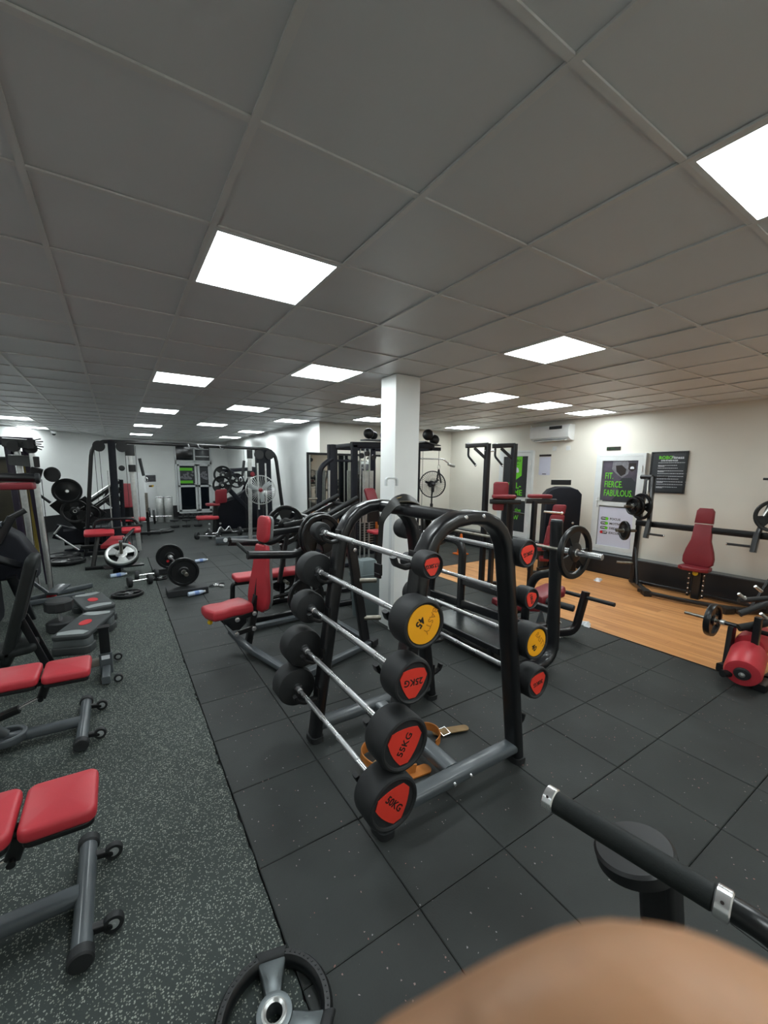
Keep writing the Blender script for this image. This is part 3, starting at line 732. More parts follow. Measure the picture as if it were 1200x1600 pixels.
# ================================================================ plates
def plate_mesh(name, r, th=.04, style='grip', mats=None, hubr=.025, rot=0.0):
    """weight plate, axis along local Z, centred"""
    g = G(); h = th / 2
    if style == 'solid':
        g.lathe([(hubr, -h * .8), (r * .3, -h * .8), (r * .36, -h * .5), (r * .78, -h * .5), (r * .84, -h), (r * .97, -h), (r, -h * .6), (r, h * .6), (r * .97, h), (r * .84, h), (r * .78, h * .5), (r * .36, h * .5), (r * .3, h * .8), (hubr, h * .8), (hubr, -h * .8)], (0, 0, 0), (0, 0, 1), 36)
    else:
        g.lathe([(r * .80, -h * .8), (r * .84, -h), (r * .97, -h), (r, -h * .5), (r, h * .5), (r * .97, h), (r * .84, h), (r * .80, h * .8), (r * .78, 0), (r * .80, -h * .8)], (0, 0, 0), (0, 0, 1), 36)
        g.lathe([(hubr, -h * .9), (r * .30, -h * .9), (r * .36, -h * .5), (r * .36, h * .5), (r * .30, h * .9), (hubr, h * .9), (hubr, -h * .9)], (0, 0, 0), (0, 0, 1), 30)
        for k in range(3):
            a0 = rot + 2 * pi * k / 3 - radians(27); a1 = rot + 2 * pi * k / 3 + radians(27)
            vs = []; n = 6
            for z in (-h * .45, h * .45):
                for rr_, e in ((r * .30, 1.25), (r * .83, 1.0)):
                    for i in range(n + 1):
                        a = (a0 + a1) / 2 + ((a0 + (a1 - a0) * i / n) - (a0 + a1) / 2) * e; vs.append((rr_ * cos(a), rr_ * sin(a), z))
            q = n + 1; fs = []
            for i in range(n):
                fs += [(i, q + i, q + i + 1, i + 1), (2 * q + i, 2 * q + i + 1, 3 * q + i + 1, 3 * q + i)]
            fs += [(0, 2 * q, 3 * q, q), (n, q + n, 3 * q + n, 2 * q + n)]
            g.add(vs, fs)
            am = (a0 + a1) / 2    # grip bulge on the rim, raised bar on the spoke
            g.lathe([(0, h * .4), (r * .10, h * .45), (r * .12, h * .4)], (r * .57 * cos(am), r * .57 * sin(am), 0), (0, 0, 1), 14)
    g.m(1); g.lathe([(hubr, -h * .95), (hubr + .008, -h * .98), (hubr + .008, h * .98), (hubr, h * .95), (hubr - .001, 0), (hubr, -h * .95)], (0, 0, 0), (0, 0, 1), 20)
    return mesh(name, g, mats or [rubg, silver])
PM = {}
def plate(c, r, ax, label, group=None, th=.04, style='grip', mats=None, rot=0.0, name='weight_plate', dots=None):
    key = (round(r, 3), round(th, 3), style, round(rot, 1), id(mats[0]) if mats else 0)
    if key not in PM: PM[key] = plate_mesh('weight_plate', r, th, style, mats, rot=rot)
    o = bpy.data.objects.new(name, PM[key]); col.objects.link(o); o.location = c
    o.rotation_mode = 'QUATERNION'; o.rotation_quaternion = V((0, 0, 1)).rotation_difference(V(ax).normalized())
    o['label'] = label; o['category'] = 'weight plate'
    if group: o['group'] = group
    return o
greyplate = [mat('grey_iron', (92, 98, 100), 0.35, 0.6, var=0.2, nscale=20), silver]
# plate with handholds at the bottom edge of the photo
o = T('weight_plate', 'black tri-grip plate with grey spokes lying on the mat edge, bottom of the photo', 'weight plate', (.305, 1.06, .03), .5)
g = G(); r = .185; h = .026
g.lathe([(r * .80, -h * .8), (r * .84, -h), (r * .95, -h), (r, -h * .5), (r, h * .5), (r * .95, h), (r * .86, h), (r * .80, h * .6), (r * .78, 0), (r * .80, -h * .8)], (0, 0, 0), (0, 0, 1), 48); P('rim', g, rubg, o)
g = G()
for k in range(60):
    a = 2 * pi * k / 60
    g.box((r * .91 * cos(a), r * .91 * sin(a), h + .0005), (.006, .006, .003), Matrix.Rotation(a, 3, 'Z'))
P('rim_studs', g, rub, o, kind='stuff')
g = G(); g.lathe([(.026, -h * .9), (r * .30, -h * .9), (r * .34, 0), (r * .30, h * 1.05), (.034, h * 1.1), (.026, h), (.026, -h * .9)], (0, 0, 0), (0, 0, 1), 30); P('hub', g, greyplate[0], o)
g = G(); g.lathe([(.026, h * 1.0), (.034, h * 1.18), (.04, h * 1.1), (.034, h), (.026, h * 1.0)], (0, 0, 0), (0, 0, 1), 30); P('hub_ring', g, silver, o)
for k in range(3):
    a = radians(75 + 120 * k) - .5; d = V((cos(a), sin(a), 0)); s_ = V((-sin(a), cos(a), 0))
    g = G(); g.pad([(r * .2, -.022), (r * .55, -.035), (r * .86, -.05), (r * .86, .05), (r * .55, .035), (r * .2, .022)], h * 1.5, (0, 0, -h * .7), d, s_, .008); P('spoke', g, greyplate[0], o)
    g = G(); g.lathe([(0, .001), (.018, .002), (.021, 0)], d * r * .57 + V((0, 0, h * .8)), (0, 0, 1), 18); P('spoke_dimple', g, stepm, o)
    g = G(); g.pad([(r * .80, -.045), (r * 1.0, -.055), (r * 1.0, .055), (r * .80, .045)], h * 1.3, (0, 0, -h * .2), d, s_, .012); P('grip', g, rub, o)

# ================================================================ adjustable red benches at the left
def wheel(c, parent, r=.036):
    c = V(c); w_ = P('wheel', G().lathe([(.010, -.012), (r * .55, -.012), (r * .6, -.008), (r * .62, -.014), (r * .95, -.014), (r, -.008), (r, .008), (r * .95, .014), (r * .62, .014), (r * .6, .008), (r * .55, .012), (.010, .012)], c, (0, 1, 0), 24), rub, parent)
    P('wheel_hub', G().lathe([(0, -.016), (.006, -.016), (.008, -.0145), (r * .52, -.0145), (r * .56, -.0125), (r * .56, .0125), (r * .52, .0145), (0, .0145)], c, (0, 1, 0), 20), stepg, w_)
    return w_
def red_bench(loc, label, fw_=.28, pl=.225, ty=0.0, pz=.50, tilt=0.05):
    """T-foot at the local origin, bench runs along -X; seat pad at the foot end"""
    t = T('adjustable_bench', label, 'bench', loc, group='adjustable benches with red pads on the speckled mat')
    g = G(); g.tube([(0, -fw_, .05), (0, fw_, .05)], .034, n=18); P('front_foot', g, greym, t)
    for s in (-1, 1):
        g = G(); g.cyl((0, s * (fw_ - .035), .05), (0, s * (fw_ + .012), .05), .042, 20, .006); P('end_cap', g, rub, t)
        y = s * (fw_ - .10)
        g = G(); g.beam((.02, y, .05), (.085, y, .04), .03, .03); g.cyl((.085, y - .022, .04), (.085, y + .022, .04), .008); P('wheel_bracket', g, satin, t)
        wheel((.095, y - .0, .04), t)
    g = G(); g.sweep([(-.02, 0, .055), (-.62, 0, .07), (-1.10, 0, .07)], rr(.075, .055, .02, 3), fil=.1); P('spine', g, greym, t)
    g = G(); g.tube([(-1.10, -.2, .04), (-1.10, .2, .04)], .034); P('rear_foot', g, greym, t)
    g = G(); g.tube([(-.40, 0, .09), (-.46, 0, .16), (-.47, 0, .34)], .032, .05, 14); g.sweep([(-.39 + .085 * cos(a), .085 * sin(a), .075) for a in [2 * pi * k / 16 for k in range(16)]], rr(.03, .05, .01), closed=True); P('post', g, greym, t)
    # pads
    for k, (xa, xb) in enumerate(((.075, .075 - pl), (.075 - pl - .012, .075 - 2 * pl - .06), (-.50, -1.28))):
        w_ = (.262, .27, .27)[k]; L = xa - xb; z0 = pz - .055
        dirv = V((-cos(tilt), 0, sin(tilt))) if k < 2 else V((-cos(.25), 0, sin(.25)))
        O = V((xa, ty, z0 + (0 if k == 0 else (.012 if k == 1 else .03))))
        g = G(); g.pad([(x + L / 2, y) for x, y in rrect(L, w_, .035, 5)], .055, O, dirv, V((0, -1, 0)), .018)
        p = P('seat_pad' if k < 2 else 'backrest', g, red, t)
        g = G(); g.pad([(x + L / 2, y) for x, y in rrect(L - .02, w_ - .02, .03, 4)], .022, O - Z1 * .022, dirv, V((0, -1, 0)), .004); P('backing_board', g, satin, p)
    g = G(); g.beam((.02, ty, pz - .085), (-.55, ty, pz - .055), .05, .035); g.beam((-.16, ty, pz - .09), (-.19, ty, pz - .17), .055, .05); g.cyl((-.19, ty - .045, pz - .17), (-.19, ty + .045, pz - .17), .014, 14); P('seat_frame', g, black, t)
    g = G(); g.cyl((-.20, ty, pz - .17), (-.42, ty, pz - .26), .012, 14); P('adjuster_rod', g, chrome, t)
    g = G(); g.beam((-.30, ty, pz - .215), (-.60, ty, pz - .30), .045, .045); P('adjuster_sleeve', g, black, t)
    g = G(); g.lathe([(0, 0), (.016, .003), (.02, .012), (.012, .022), (.008, .03)], (-.44, ty - .055, pz - .245), (0, 1, 0), 16); P('knob', g, white, t)
    return t
red_bench((-.222, 1.83, 0), 'red two-pad adjustable bench nearest the camera at the left edge', .275, .228, -.03, .525, .03)
red_bench((-.300, 3.225, 0), 'red two-pad adjustable bench second from the camera at the left edge', .29, .245, -.10, .505, .03)
# black incline bench behind them
t = T('incline_bench', 'black incline bench with raised backrest and grey foot box behind the red benches', 'bench', (-.5, 4.1, 0), world=True)
g = G(); g.beam((-.185, 4.08, .17), (-.185, 4.08, .40), .075, .065, up=(0, 1, 0), r=.008); g.box((-.185, 4.08, .405), (.085, .085, .012)); P('post', g, black, t)
g = G(); g.beam((-.185, 4.08, .0), (-.185, 4.08, .18), .095, .095, up=(0, 1, 0), r=.008); P('foot_box', g, greym, t)
g = G(); g.beam((-.185, 3.80, .045), (-.185, 4.38, .045), .06, .06, r=.01); P('front_foot', g, greym, t)
g = G(); g.flat(rrect(.06, .035, .004), (-.185, 4.03, .15), X1, Z1, .002); P('sticker', g, whitep, t)
for y in (3.80, 4.26): wheel((-.10, y, .045), t, .034)
g = G(); g.beam((-.23, 4.08, .10), (-1.25, 4.08, .10), .06, .06, r=.008); P('spine', g, mat('grey_paint_tan_reflection', (104, 98, 90), .4), t)  # the spine's tan reflection is put into its base colour
g = G(); g.beam((-1.25, 3.8, .04), (-1.25, 4.36, .04), .06, .06, r=.01); P('rear_foot', g, greym, t)
bd = V((.27, 0, .96)).normalized()
g = G(); g.pad([(x + .44, y) for x, y in rrect(.88, .30, .07, 5)], .07, (-.86, 4.1, .24), bd, V((0, -1, 0)), .025)
P('backrest', g, blackv, t)
g = G(); g.pad([(x + .16, y) for x, y in rrect(.32, .30, .05, 5)], .06, (-.62, 4.1, .33), V((-.95, 0, -.1)), V((0, -1, 0)), .02); P('seat_pad', g, blackv, t)
g = G(); g.beam((-.80, 4.1, .28), (-.60, 4.1, .96), .05, .05); P('back_frame', g, black, t)
g = G()
for y in (4.03, 4.17): g.beam((-.70, y, .58), (-.56, y, .12), .022, .05)
g.cyl((-.70, 4.0, .58), (-.70, 4.2, .58), .014); g.cyl((-.56, 4.0, .13), (-.56, 4.2, .13), .014); P('strut', g, black, t)
g = G(); g.sweep([(-.56, 4.1, .10), (-.50, 4.1, .16), (-.46, 4.1, .10), (-.40, 4.1, .15), (-.36, 4.1, .10)], rr(.03, .03, .004, 1)); P('ladder_rack', g, black, t)
g = G(); g.beam((-.86, 4.1, .12), (-.83, 4.1, .30), .06, .06, up=(0, 1, 0)); P('rear_post', g, black, t)

# aerobic steps and a standing dumbbell
def step(loc, rz, label, L=.72, W_=.31, h=.19):
    t = T('aerobic_step', label, 'step platform', loc, rz, group='grey aerobic steps on the mat')
    g = G(); g.pad([(y, x) for x, y in rrect(W_, L, .05, 4)], .045, (0, 0, h - .045), X1, Y1, .012); tp = P('deck', g, stepd, t)
    for s in (-1, 1):
        g = G()
        out = [(s * (L / 2 - .03), -.11), (s * (L / 2 - .03), .11)] + [(s * (L / 2 - .10 - .05 * sin(pi * k / 8) - .0), .13 - .26 * k / 8) for k in range(9)]
        g.flat(out if s < 0 else out[::-1], (0, 0, h + .0025), X1, Y1, .003); P('grip_panel', g, stepg, tp)
        g = G(); g.pad(rrect(.16, W_ - .01, .04, 4), .07, (s * (L / 2 - .09), 0, .075), X1, Y1, .006); P('riser_block', g, stepm, t)
        g = G(); g.pad(rrect(.19, W_ + .02, .05, 4), .075, (s * (L / 2 - .09), 0, .0), X1, Y1, .01); P('riser_foot', g, stepd, t)
    g = G(); g.flat([(.085 * cos(a), .05 * sin(a)) for a in [2 * pi * k / 28 for k in range(28)]], (0, 0, h + .003), X1, Y1, .003); P('emblem', g, redp, tp)
    return t
step((-.37, 4.96, 0), radians(71.5), 'grey aerobic step platform with red oval, the nearer of two on the mat')
step((-.34, 5.80, 0), radians(104), 'grey aerobic step platform with red oval, the farther of two on the mat')
t = T('dumbbell', 'large black dumbbell standing on end on the mat left of the aerobic steps', 'dumbbell', (-.62, 5.42, 0))
for z in (0, .225):
    g = G(); g.lathe([(.0, 0), (.115, 0), (.13, .012), (.13, .10), (.115, .115), (0, .115)], (0, 0, z), (0, 0, 1), 10); P('head', g, rub, t)
g = G(); g.cyl((0, 0, .11), (0, 0, .23), .018); P('handle', g, chrome, t)

# ================================================================ machine handle at the lower right
t = T('machine_handle', 'padded black grip handle with two chrome rings on a machine arm, lower right corner', 'machine handle', (.76, .10, 0), world=True)
a, b_ = V((.722, .452, 1.078)), V((.763, .183, 1.083)); d = (b_ - a).normalized()
g = G(); g.cyl(a + d * .012, b_, .0215, 32, .002); P('foam_grip', g, blackv, t)
for p, q, lab in ((a - d * .008, a + d * .016, 'chrome end ring'), (b_, b_ + d * .017, 'chrome inner ring')):
    g = G(); g.lathe([(.017, 0), (.022, .001), (.0245, .003), (.0245, .021), (.022, .023)] if p is b_ or True else [], p, d, 36)
    r_ = P('collar_ring', g, chrome, t, lab)
    s_ = V((-.55, -.25, .5)); s_ = (s_ - d * s_.dot(d)).normalized()
    g = G(); g.cyl(p + d * .012 + s_ * .020, p + d * .012 + s_ * .0252, .0026, 10); P('grub_screw', g, ink, r_)
e = b_ + d * .018
g = G(); g.tube([e, e + d * .045, e + d * .075 + V((.015, 0, -.03)), e + d * .09 + V((.04, 0, -.16))], .019, .05, 20); P('arm_end', g, rubg, t)
# arm, post and base carrying the handle
g = G(); g.beam((.83, .06, .93), (.97, .16, .30), .045, .07, up=(0, 1, 0)); P('arm', g, black, t)
g = G(); g.beam((1.13, .385, .74), (1.16, .30, .02), .075, .085, up=(0, 1, 0)); P('post', g, satin, t)
g = G(); g.lathe([(0, 0), (.088, 0), (.095, .006), (.095, .035), (.088, .042), (0, .042)], (1.075, .415, .755), (-.16, .30, 1), 40); P('counterweight_disc', g, satin, t)
g = G(); g.beam((.97, .16, .30), (1.08, .27, .26), .05, .06); P('bracket', g, black, t)
g = G(); g.beam((.85, .26, .03), (1.35, .26, .03), .07, .05); P('base', g, black, t)

# ================================================================ MIDDLE: machines
def bm(t, name, m, *specs, up=(0, 0, 1)):
    """one rectangular beam part per spec (p, q, w, h)"""
    for s in specs:
        g = G(); g.beam(s[0], s[1], s[2], s[3], up=s[4] if len(s) > 4 else up, r=min(s[2], s[3]) * .18); o = P(name, g, m, t)
    return o
def tb(t, name, m, pts, r, fil=.06, n=12, label=None):
    g = G(); g.tube(pts, r, fil, n); return P(name, g, m, t, label)
def horn(t, p, q, r=.024, m=None):
    g = G(); g.cyl(p, q, r, 18, .003); return P('plate_horn', g, m or steel, t)
def cap(t, p, ax, r=.014, name='bolt', m=None):
    g = G(); g.lathe([(r, -.002), (r, .006), (r * .6, .009), (0, .009)], p, ax, 14); return P(name, g, m or chrome, t)
BACK = [(-.09, 0), (.09, 0), (.165, .05), (.185, .12), (.175, .24), (.13, .42), (.108, .62), (.09, .66), (-.09, .66), (-.108, .62), (-.13, .42), (-.175, .24), (-.185, .12), (-.165, .05)]
def backpad(t, O, up, side, m, m2, th=.05, k=1.0, name='backrest', out=BACK, rnd=.018):
    g = G(); g.pad([(a * k, b_ * k) for a, b_ in out], th, O, side, up, rnd); p = P(name, g, m, t)
    Z = V(side).normalized().cross(V(up).normalized())
    g = G(); g.pad([(a * k * .97, b_ * k * .99 + .004) for a, b_ in out], .03, V(O) + Z * (th - .004), side, up, .005); P('backing_board', g, m2, p); return p

# ---- shoulder press with red seat
t = T('shoulder_press', 'plate loaded shoulder press with bright red bottle-shaped backrest left of the barbell rack', 'exercise machine', (1.4, 3.7, 0), world=True)
sd = V((.24, -.97, 0)).normalized()
upb = V((.10, .0, .995)).normalized()
backpad(t, (1.075, 3.93, .37), upb, -sd, red, greyv)
g = G(); g.pad([(a, b_ + .135) for a, b_ in rrect(.195, .26, .06, 5)], .05, V((1.075, 3.93, .37)) + upb * .68, -sd, upb, .02); p = P('headrest', g, red, t)
g = G(); g.pad([(a, b_ + .135) for a, b_ in rrect(.19, .25, .06, 5)], .03, V((1.122, 3.94, .37)) + upb * .68, -sd, upb, .005); P('backing_board', g, greyv, p)
g = G(); g.pad([(-.21, -.13), (-.12, -.15), (-.02, -.125), (.06, -.15), (.17, -.15), (.20, -.08), (.20, .08), (.17, .15), (.06, .15), (-.02, .125), (-.12, .15), (-.21, .13), (-.235, 0)], .10, (.82, 3.92, .385), (.97, .24, 0), (-.24, .97, 0), .035); P('seat', g, red, t)
g = G(); g.pad([(-.10, .0), (.12, .0), (.12, -.09), (.05, -.14), (-.02, -.13), (-.10, -.03)], .02, (.83, 3.80, .395), (.97, .24, 0), (0, 0, 1), .004); P('side_plate', g, black, t)
g = G(); g.pad([(-.10, .0), (.12, .0), (.12, -.09), (.05, -.14), (-.02, -.13), (-.10, -.03)], .02, (.80, 3.99, .395), (.97, .24, 0), (0, 0, 1), .004); P('side_plate', g, black, t)
bm(t, 'link', black, ((.86, 3.79, .365), (1.03, 3.83, .385), .045, .02, (0, 1, 0)), ((.85, 3.79, .225), (1.02, 3.83, .235), .045, .02, (0, 1, 0)))
for q in ((.86, 3.775, .365), (1.03, 3.81, .385), (.85, 3.775, .225), (1.02, 3.81, .235)): cap(t, q, (0, -1, 0), .022)
g = G(); g.lathe([(.008, -.05), (.008, 0), (.022, .0), (.025, .012), (.018, .022), (0, .024)], (.64, 3.86, .36), (-.7, -.7, 0), 16); P('adjuster_knob', g, yel2, t, 'yellow knob')
bm(t, 'seat_column', black, ((1.0, 3.96, .04), (1.10, 3.96, .52), .06, .08, (0, 1, 0)), ((1.10, 3.97, .5), (1.19, 4.0, 1.2), .05, .05, (0, 1, 0)))
g = G(); g.sweep([(.86, 4.05, .16), (.93, 3.86, .07), (1.06, 3.45, .045), (1.14, 3.12, .045)], rr(.075, .05, .015, 2), (0, 0, 1), fil=.15); P('base_beam', g, greym, t)
bm(t, 'front_foot', greym, ((1.02, 3.0, .045), (1.38, 3.10, .045), .08, .06)); bm(t, 'foot_cap', rub, ((.95, 2.975, .045), (1.03, 3.0, .045), .088, .07))
bm(t, 'base_beam', greym, ((1.30, 3.08, .045), (2.05, 3.32, .045), .06, .05), ((1.15, 4.33, .045), (1.98, 4.40, .045), .07, .05), ((2.04, 3.30, .045), (1.97, 4.42, .045), .06, .05))
bm(t, 'foot_cap', rub, ((2.02, 3.30, .045), (2.10, 3.335, .045), .085, .07), ((1.10, 4.325, .045), (1.17, 4.33, .045), .085, .07))
bm(t, 'upright', black, ((2.0, 3.36, .06), (1.84, 3.42, 1.22), .09, .06, (0, 1, 0)), ((1.96, 4.36, .06), (1.80, 4.34, 1.22), .09, .06, (0, 1, 0)))
bm(t, 'cross_beam', black, ((1.84, 3.42, 1.2), (1.80, 4.34, 1.2), .07, .06), ((1.2, 3.98, 1.12), (1.82, 3.9, 1.18), .06, .06))
dh = V((.90, -.42, 0)).normalized()
for z, x in ((.69, 1.93), (.30, 1.985)): horn(t, (x, 3.36, z), V((x, 3.36, z)) + dh * .17)
cap(t, (1.88, 3.36, 1.0), (0, -1, 0), .02)
for s, y in ((1, 3.55), (-1, 4.28)):
    tb(t, 'lever_arm', black, [(1.66, y - .02 * s, 1.18), (1.50, y, 1.05), (1.37, y, .975), (.93, y, 1.015)], .037, .07, 16)
    g = G(); g.cyl((.93, y, 1.015), (.915, y, 1.017), .040, 16, .003); P('end_cap', g, rub, t)
    tb(t, 'grip', blackv, [(.935, y, 1.02), (.885, y + s * .20, 1.085)], .017, 0, 12)
    bm(t, 'weight_arm', black, ((1.82, y + .02 * s, 1.2), (1.50, y - .01, 1.15), .04, .06), ((1.55, y, 1.1), (1.44, y, .52), .04, .05, (0, 1, 0)))
horn(t, (1.55, 3.52, 1.15), (1.52, 3.30, 1.15)); horn(t, (1.43, 3.56, .55), (1.41, 3.40, .55))
GP = 'weight plates on the shoulder press'
plate((1.56, 3.475, 1.155), .215, (-.12, 1, 0), 'black grip plate on the shoulder press arm, inner one of the pair', GP, rot=.5)
plate((1.553, 3.395, 1.15), .208, (-.12, 1, 0), 'black grip plate on the shoulder press arm, outer one of the pair', GP, rot=1.1)
plate((1.435, 3.50, .57), .19, (-.12, 1, 0), 'black grip plate hung low on the shoulder press beside the red backrest', GP, rot=.2)
plate((1.55, 4.35, 1.15), .215, (0, 1, 0), 'black grip plate on the far arm of the shoulder press', GP, rot=.5)

# ---- red flat bench behind it
t = T('flat_bench', 'long red flat bench on bent black tube legs behind the shoulder press', 'bench', (1.5, 4.95, 0), world=True)
g = G(); g.pad(rrect(1.02, .27, .05, 4), .065, (1.60, 4.90, .44), X1, Y1, .02); P('pad', g, red, t)
bm(t, 'pad_board', satin, ((1.12, 4.90, .43), (2.08, 4.90, .43), .22, .02))
tb(t, 'leg', black, [(1.16, 4.90, .405), (1.08, 4.90, .405), (1.06, 4.90, .04)], .028, .08, 14)
tb(t, 'leg', black, [(2.0, 4.90, .405), (2.08, 4.90, .04)], .028, .0, 14)
tb(t, 'stretcher', black, [(1.06, 4.90, .07), (1.5, 4.88, .16), (2.06, 4.90, .20)], .024, .1, 14)
bm(t, 'rail', black, ((1.14, 4.90, .40), (2.04, 4.90, .40), .05, .04))

# ---- leg press with sloping rails
t = T('leg_press', 'black leg press with two sloping tube rails behind the shoulder press', 'exercise machine', (2.1, 5.1, 0), world=True)
for y in (5.12, 4.58):
    tb(t, 'rail', rubg, [(1.54, y, .925), (2.59, y - .02, 1.408)], .03, 0, 16)
    bm(t, 'rail_beam', black, ((1.56, y, .86), (2.61, y - .02, 1.338), .04, .05))
    bm(t, 'upright', black, ((2.55, y, 0.03), (2.52, y, 1.36), .06, .07, (0, 1, 0)), ((1.75, y, .03), (1.80, y, 1.0), .06, .06, (0, 1, 0)))
    bm(t, 'base_beam', black, ((1.2, y, .035), (2.9, y, .035), .07, .06))
cap(t, (1.64, 5.07, .945), (0, -1, 0), .03)
bm(t, 'cross_beam', black, ((2.54, 4.58, 1.30), (2.54, 5.12, 1.30), .06, .05), ((2.9, 4.52, .035), (2.9, 5.2, .035), .07, .06), ((1.2, 4.52, .035), (1.2, 5.2, .035), .07, .06), ((1.78, 4.58, .93), (1.78, 5.12, .93), .05, .05))
g = G(); g.pad(rrect(.5, .6, .03), .03, (2.0, 4.85, .98), (.42, 0, -.9), (0, 1, 0), .006); P('foot_plate', g, black, t)
bm(t, 'sled', black, ((1.95, 4.55, 1.08), (1.95, 5.12, 1.08), .09, .05), ((1.72, 4.62, .74), (2.05, 4.62, 1.06), .06, .05), ((1.72, 5.06, .74), (2.05, 5.06, 1.06), .06, .05))
horn(t, (1.87, 5.0, 1.04), (1.87, 5.42, 1.04))
GL = 'weight plates on the leg press'
for k, yy in enumerate((5.20, 5.255)):
    o = plate((1.87, yy, 1.02), .225, (0, 1, 0), ('large black plate with a red dot on the leg press sled, nearer one', 'large black plate on the leg press sled behind the red-dotted plate')[k], GL, rot=.9, th=.045)
    g = G(); g.flat(circ(.024, 16), (.13, .03, -.019), Y1, X1, .003)
    dd = bpy.data.objects.new('red_dot', mesh('red_dot', g, redp)); col.objects.link(dd); dd.parent = o
for k, (x, y, r) in enumerate(((2.25, 5.3, .2), (1.78, 5.05, .17))):
    plate((x, y + .12, .30 + .0), r, (0, 1, .0), ('black plate stored low behind the leg press', 'smaller black plate stored low behind the leg press rails')[k], GL, rot=.3)
    horn(t, (x, y - .1, .30), (x, y + .2, .30))
# ---- grey swing-top bin
t = T('waste_bin', 'grey swing-top plastic waste bin left of the pillar foot', 'bin', (2.46, 4.13, 0), world=True)
g = G(); g.sweep([(2.46, 4.13, 0), (2.46, 4.13, .50)], rr(.32, .26, .05, 4), (0, 1, 0), scl=[.84, 1.0]); P('body', g, binm, t)
g = G(); g.sweep([(2.46, 4.13, .50), (2.46, 4.13, .54)], rr(.345, .285, .05, 4), (0, 1, 0)); P('rim', g, binm, t)
g = G(); g.sweep([(2.46, 4.13, .54), (2.46, 4.13, .64), (2.46, 4.13, .70)], rr(.32, .26, .05, 4), (0, 1, 0), scl=[1, .85, .62]); P('lid', g, binm, t)
# ---- white bracket on the pillar
t = T('door_closer_bracket', 'white metal bracket and slim white post standing at the left side of the pillar', 'bracket', (2.42, 3.55, 0), world=True)
g = G(); g.box((2.445, 3.56, .72), (.045, .05, 1.40)); P('post', g, upvc, t)
bm(t, 'arm', upvc, ((2.36, 3.53, 1.44), (2.47, 3.56, 1.44), .05, .045))
g = G(); g.cube((2.357, 3.53, 1.44), (.004, .034, .03)); P('opening', g, ink, t)
g = G(); g.sweep([(2.36, 3.56, 1.60), (2.36, 3.56, 1.68), (2.47, 3.52, 1.68), (2.47, 3.52, 1.60)], rr(.02, .06, .006, 2), (.3, .95, 0), fil=.03); P('hook', g, upvc, t)

# ---- cable tower behind the pillar
t = T('cable_tower', 'tall dark blue-black multi-station cable tower behind the pillar', 'exercise machine', (4.5, 6.5, 0), world=True)
for x, y in ((3.62, 6.5), (3.62, 7.3), (5.04, 6.5), (5.38, 7.3), (4.5, 7.3)): bm(t, 'post', navy, ((x, y, .0), (x, y, 2.2), .11, .09, (0, 1, 0)))
bm(t, 'top_beam', navy, ((3.56, 6.5, 2.2), (5.44, 6.5, 2.26), .09, .11), ((3.56, 7.3, 2.2), (5.44, 7.3, 2.2), .09, .10), ((3.62, 6.5, 2.2), (3.62, 7.3, 2.2), .09, .08), ((5.38, 6.5, 2.2), (5.38, 7.3, 2.2), .09, .08))
bm(t, 'base_beam', navy, ((3.56, 6.5, .04), (5.44, 6.5, .04), .08, .07), ((3.56, 7.3, .04), (5.44, 7.3, .04), .08, .07))
for x in (3.80, 3.90, 4.0, 4.95, 5.1): tb(t, 'guide_rod', silver, [(x, 6.6, .1), (x, 6.6, 2.15)], .017, 0, 10)
for x in (3.74, 3.95, 4.08, 4.7, 5.2): tb(t, 'cable', cablem, [(x, 6.52, .3), (x, 6.52, 2.15)], .004, 0, 6)
for x, z in ((3.80, 2.02), (3.92, 2.06), (4.06, 2.0), (5.1, 2.0)):
    g = G(); g.lathe([(.02, -.015), (.05, -.015), (.044, 0), (.05, .015), (.02, .015)], (x, 6.55, z), (0, 1, 0), 18); P('pulley', g, satin, t)
for x in (4.15, 5.0):
    g = G(); 
    for k in range(12): g.box((x, 6.95, .16 + .05 * k), (.34, .14, .044))
    P('weight_stack', g, satin, t, kind='stuff')
    g = G(); g.box((x + .0, 6.9, 1.0), (.24, .03, 1.5)); P('shroud', g, silver, t, 'brushed silver shroud')
g = G(); g.box((3.98, 6.42, 1.02), (.24, .05, .42)); P('shroud', g, black, t)
g = G(); g.pad(rrect(.34, .3, .05), .06, (3.98, 6.25, .62), X1, Y1, .02); P('seat', g, red, t)
g = G(); g.pad(rrect(.22, .32, .05), .06, (3.86, 6.32, 1.28), X1, (-.2, .3, 1), .02); P('backrest', g, redd, t)
bm(t, 'seat_post', black, ((3.98, 6.3, .04), (3.98, 6.3, .60), .06, .06, (0, 1, 0)))
bm(t, 'pulldown_arm', navy, ((5.38, 6.5, 2.2), (5.62, 6.5, 2.2), .07, .07))
g = G(); g.tube([(5.36, 6.5, 2.0), (5.72, 6.5, 2.0), (5.92, 6.48, 1.88)], .014, .05, 12); g.tube([(5.36, 6.5, 2.0), (5.06, 6.5, 2.0), (4.86, 6.5, 1.88)], .014, .05, 12); P('lat_bar', g, chrome, t)
g = G(); g.cyl((5.84, 6.48, 1.90), (6.0, 6.46, 1.86), .028, 14, .004); P('grip', g, silver, t)
tb(t, 'cable', cablem, [(5.60, 6.5, 2.18), (5.60, 6.5, 1.88)], .005, 0, 6)
g = G(); g.tube([(5.60 + .03 * cos(a), 6.49, 1.84 + .045 * sin(a)) for a in [2 * pi * k / 12 for k in range(12)]], .006, closed=True, up=(0, 1, 0), n=6); P('carabiner', g, chrome, t)
for s in (-1, 1): tb(t, 'rope_handle', satin, [(5.60, 6.49, 1.79), (5.60 + s * .06, 6.48, 1.52)], .018, 0, 10)
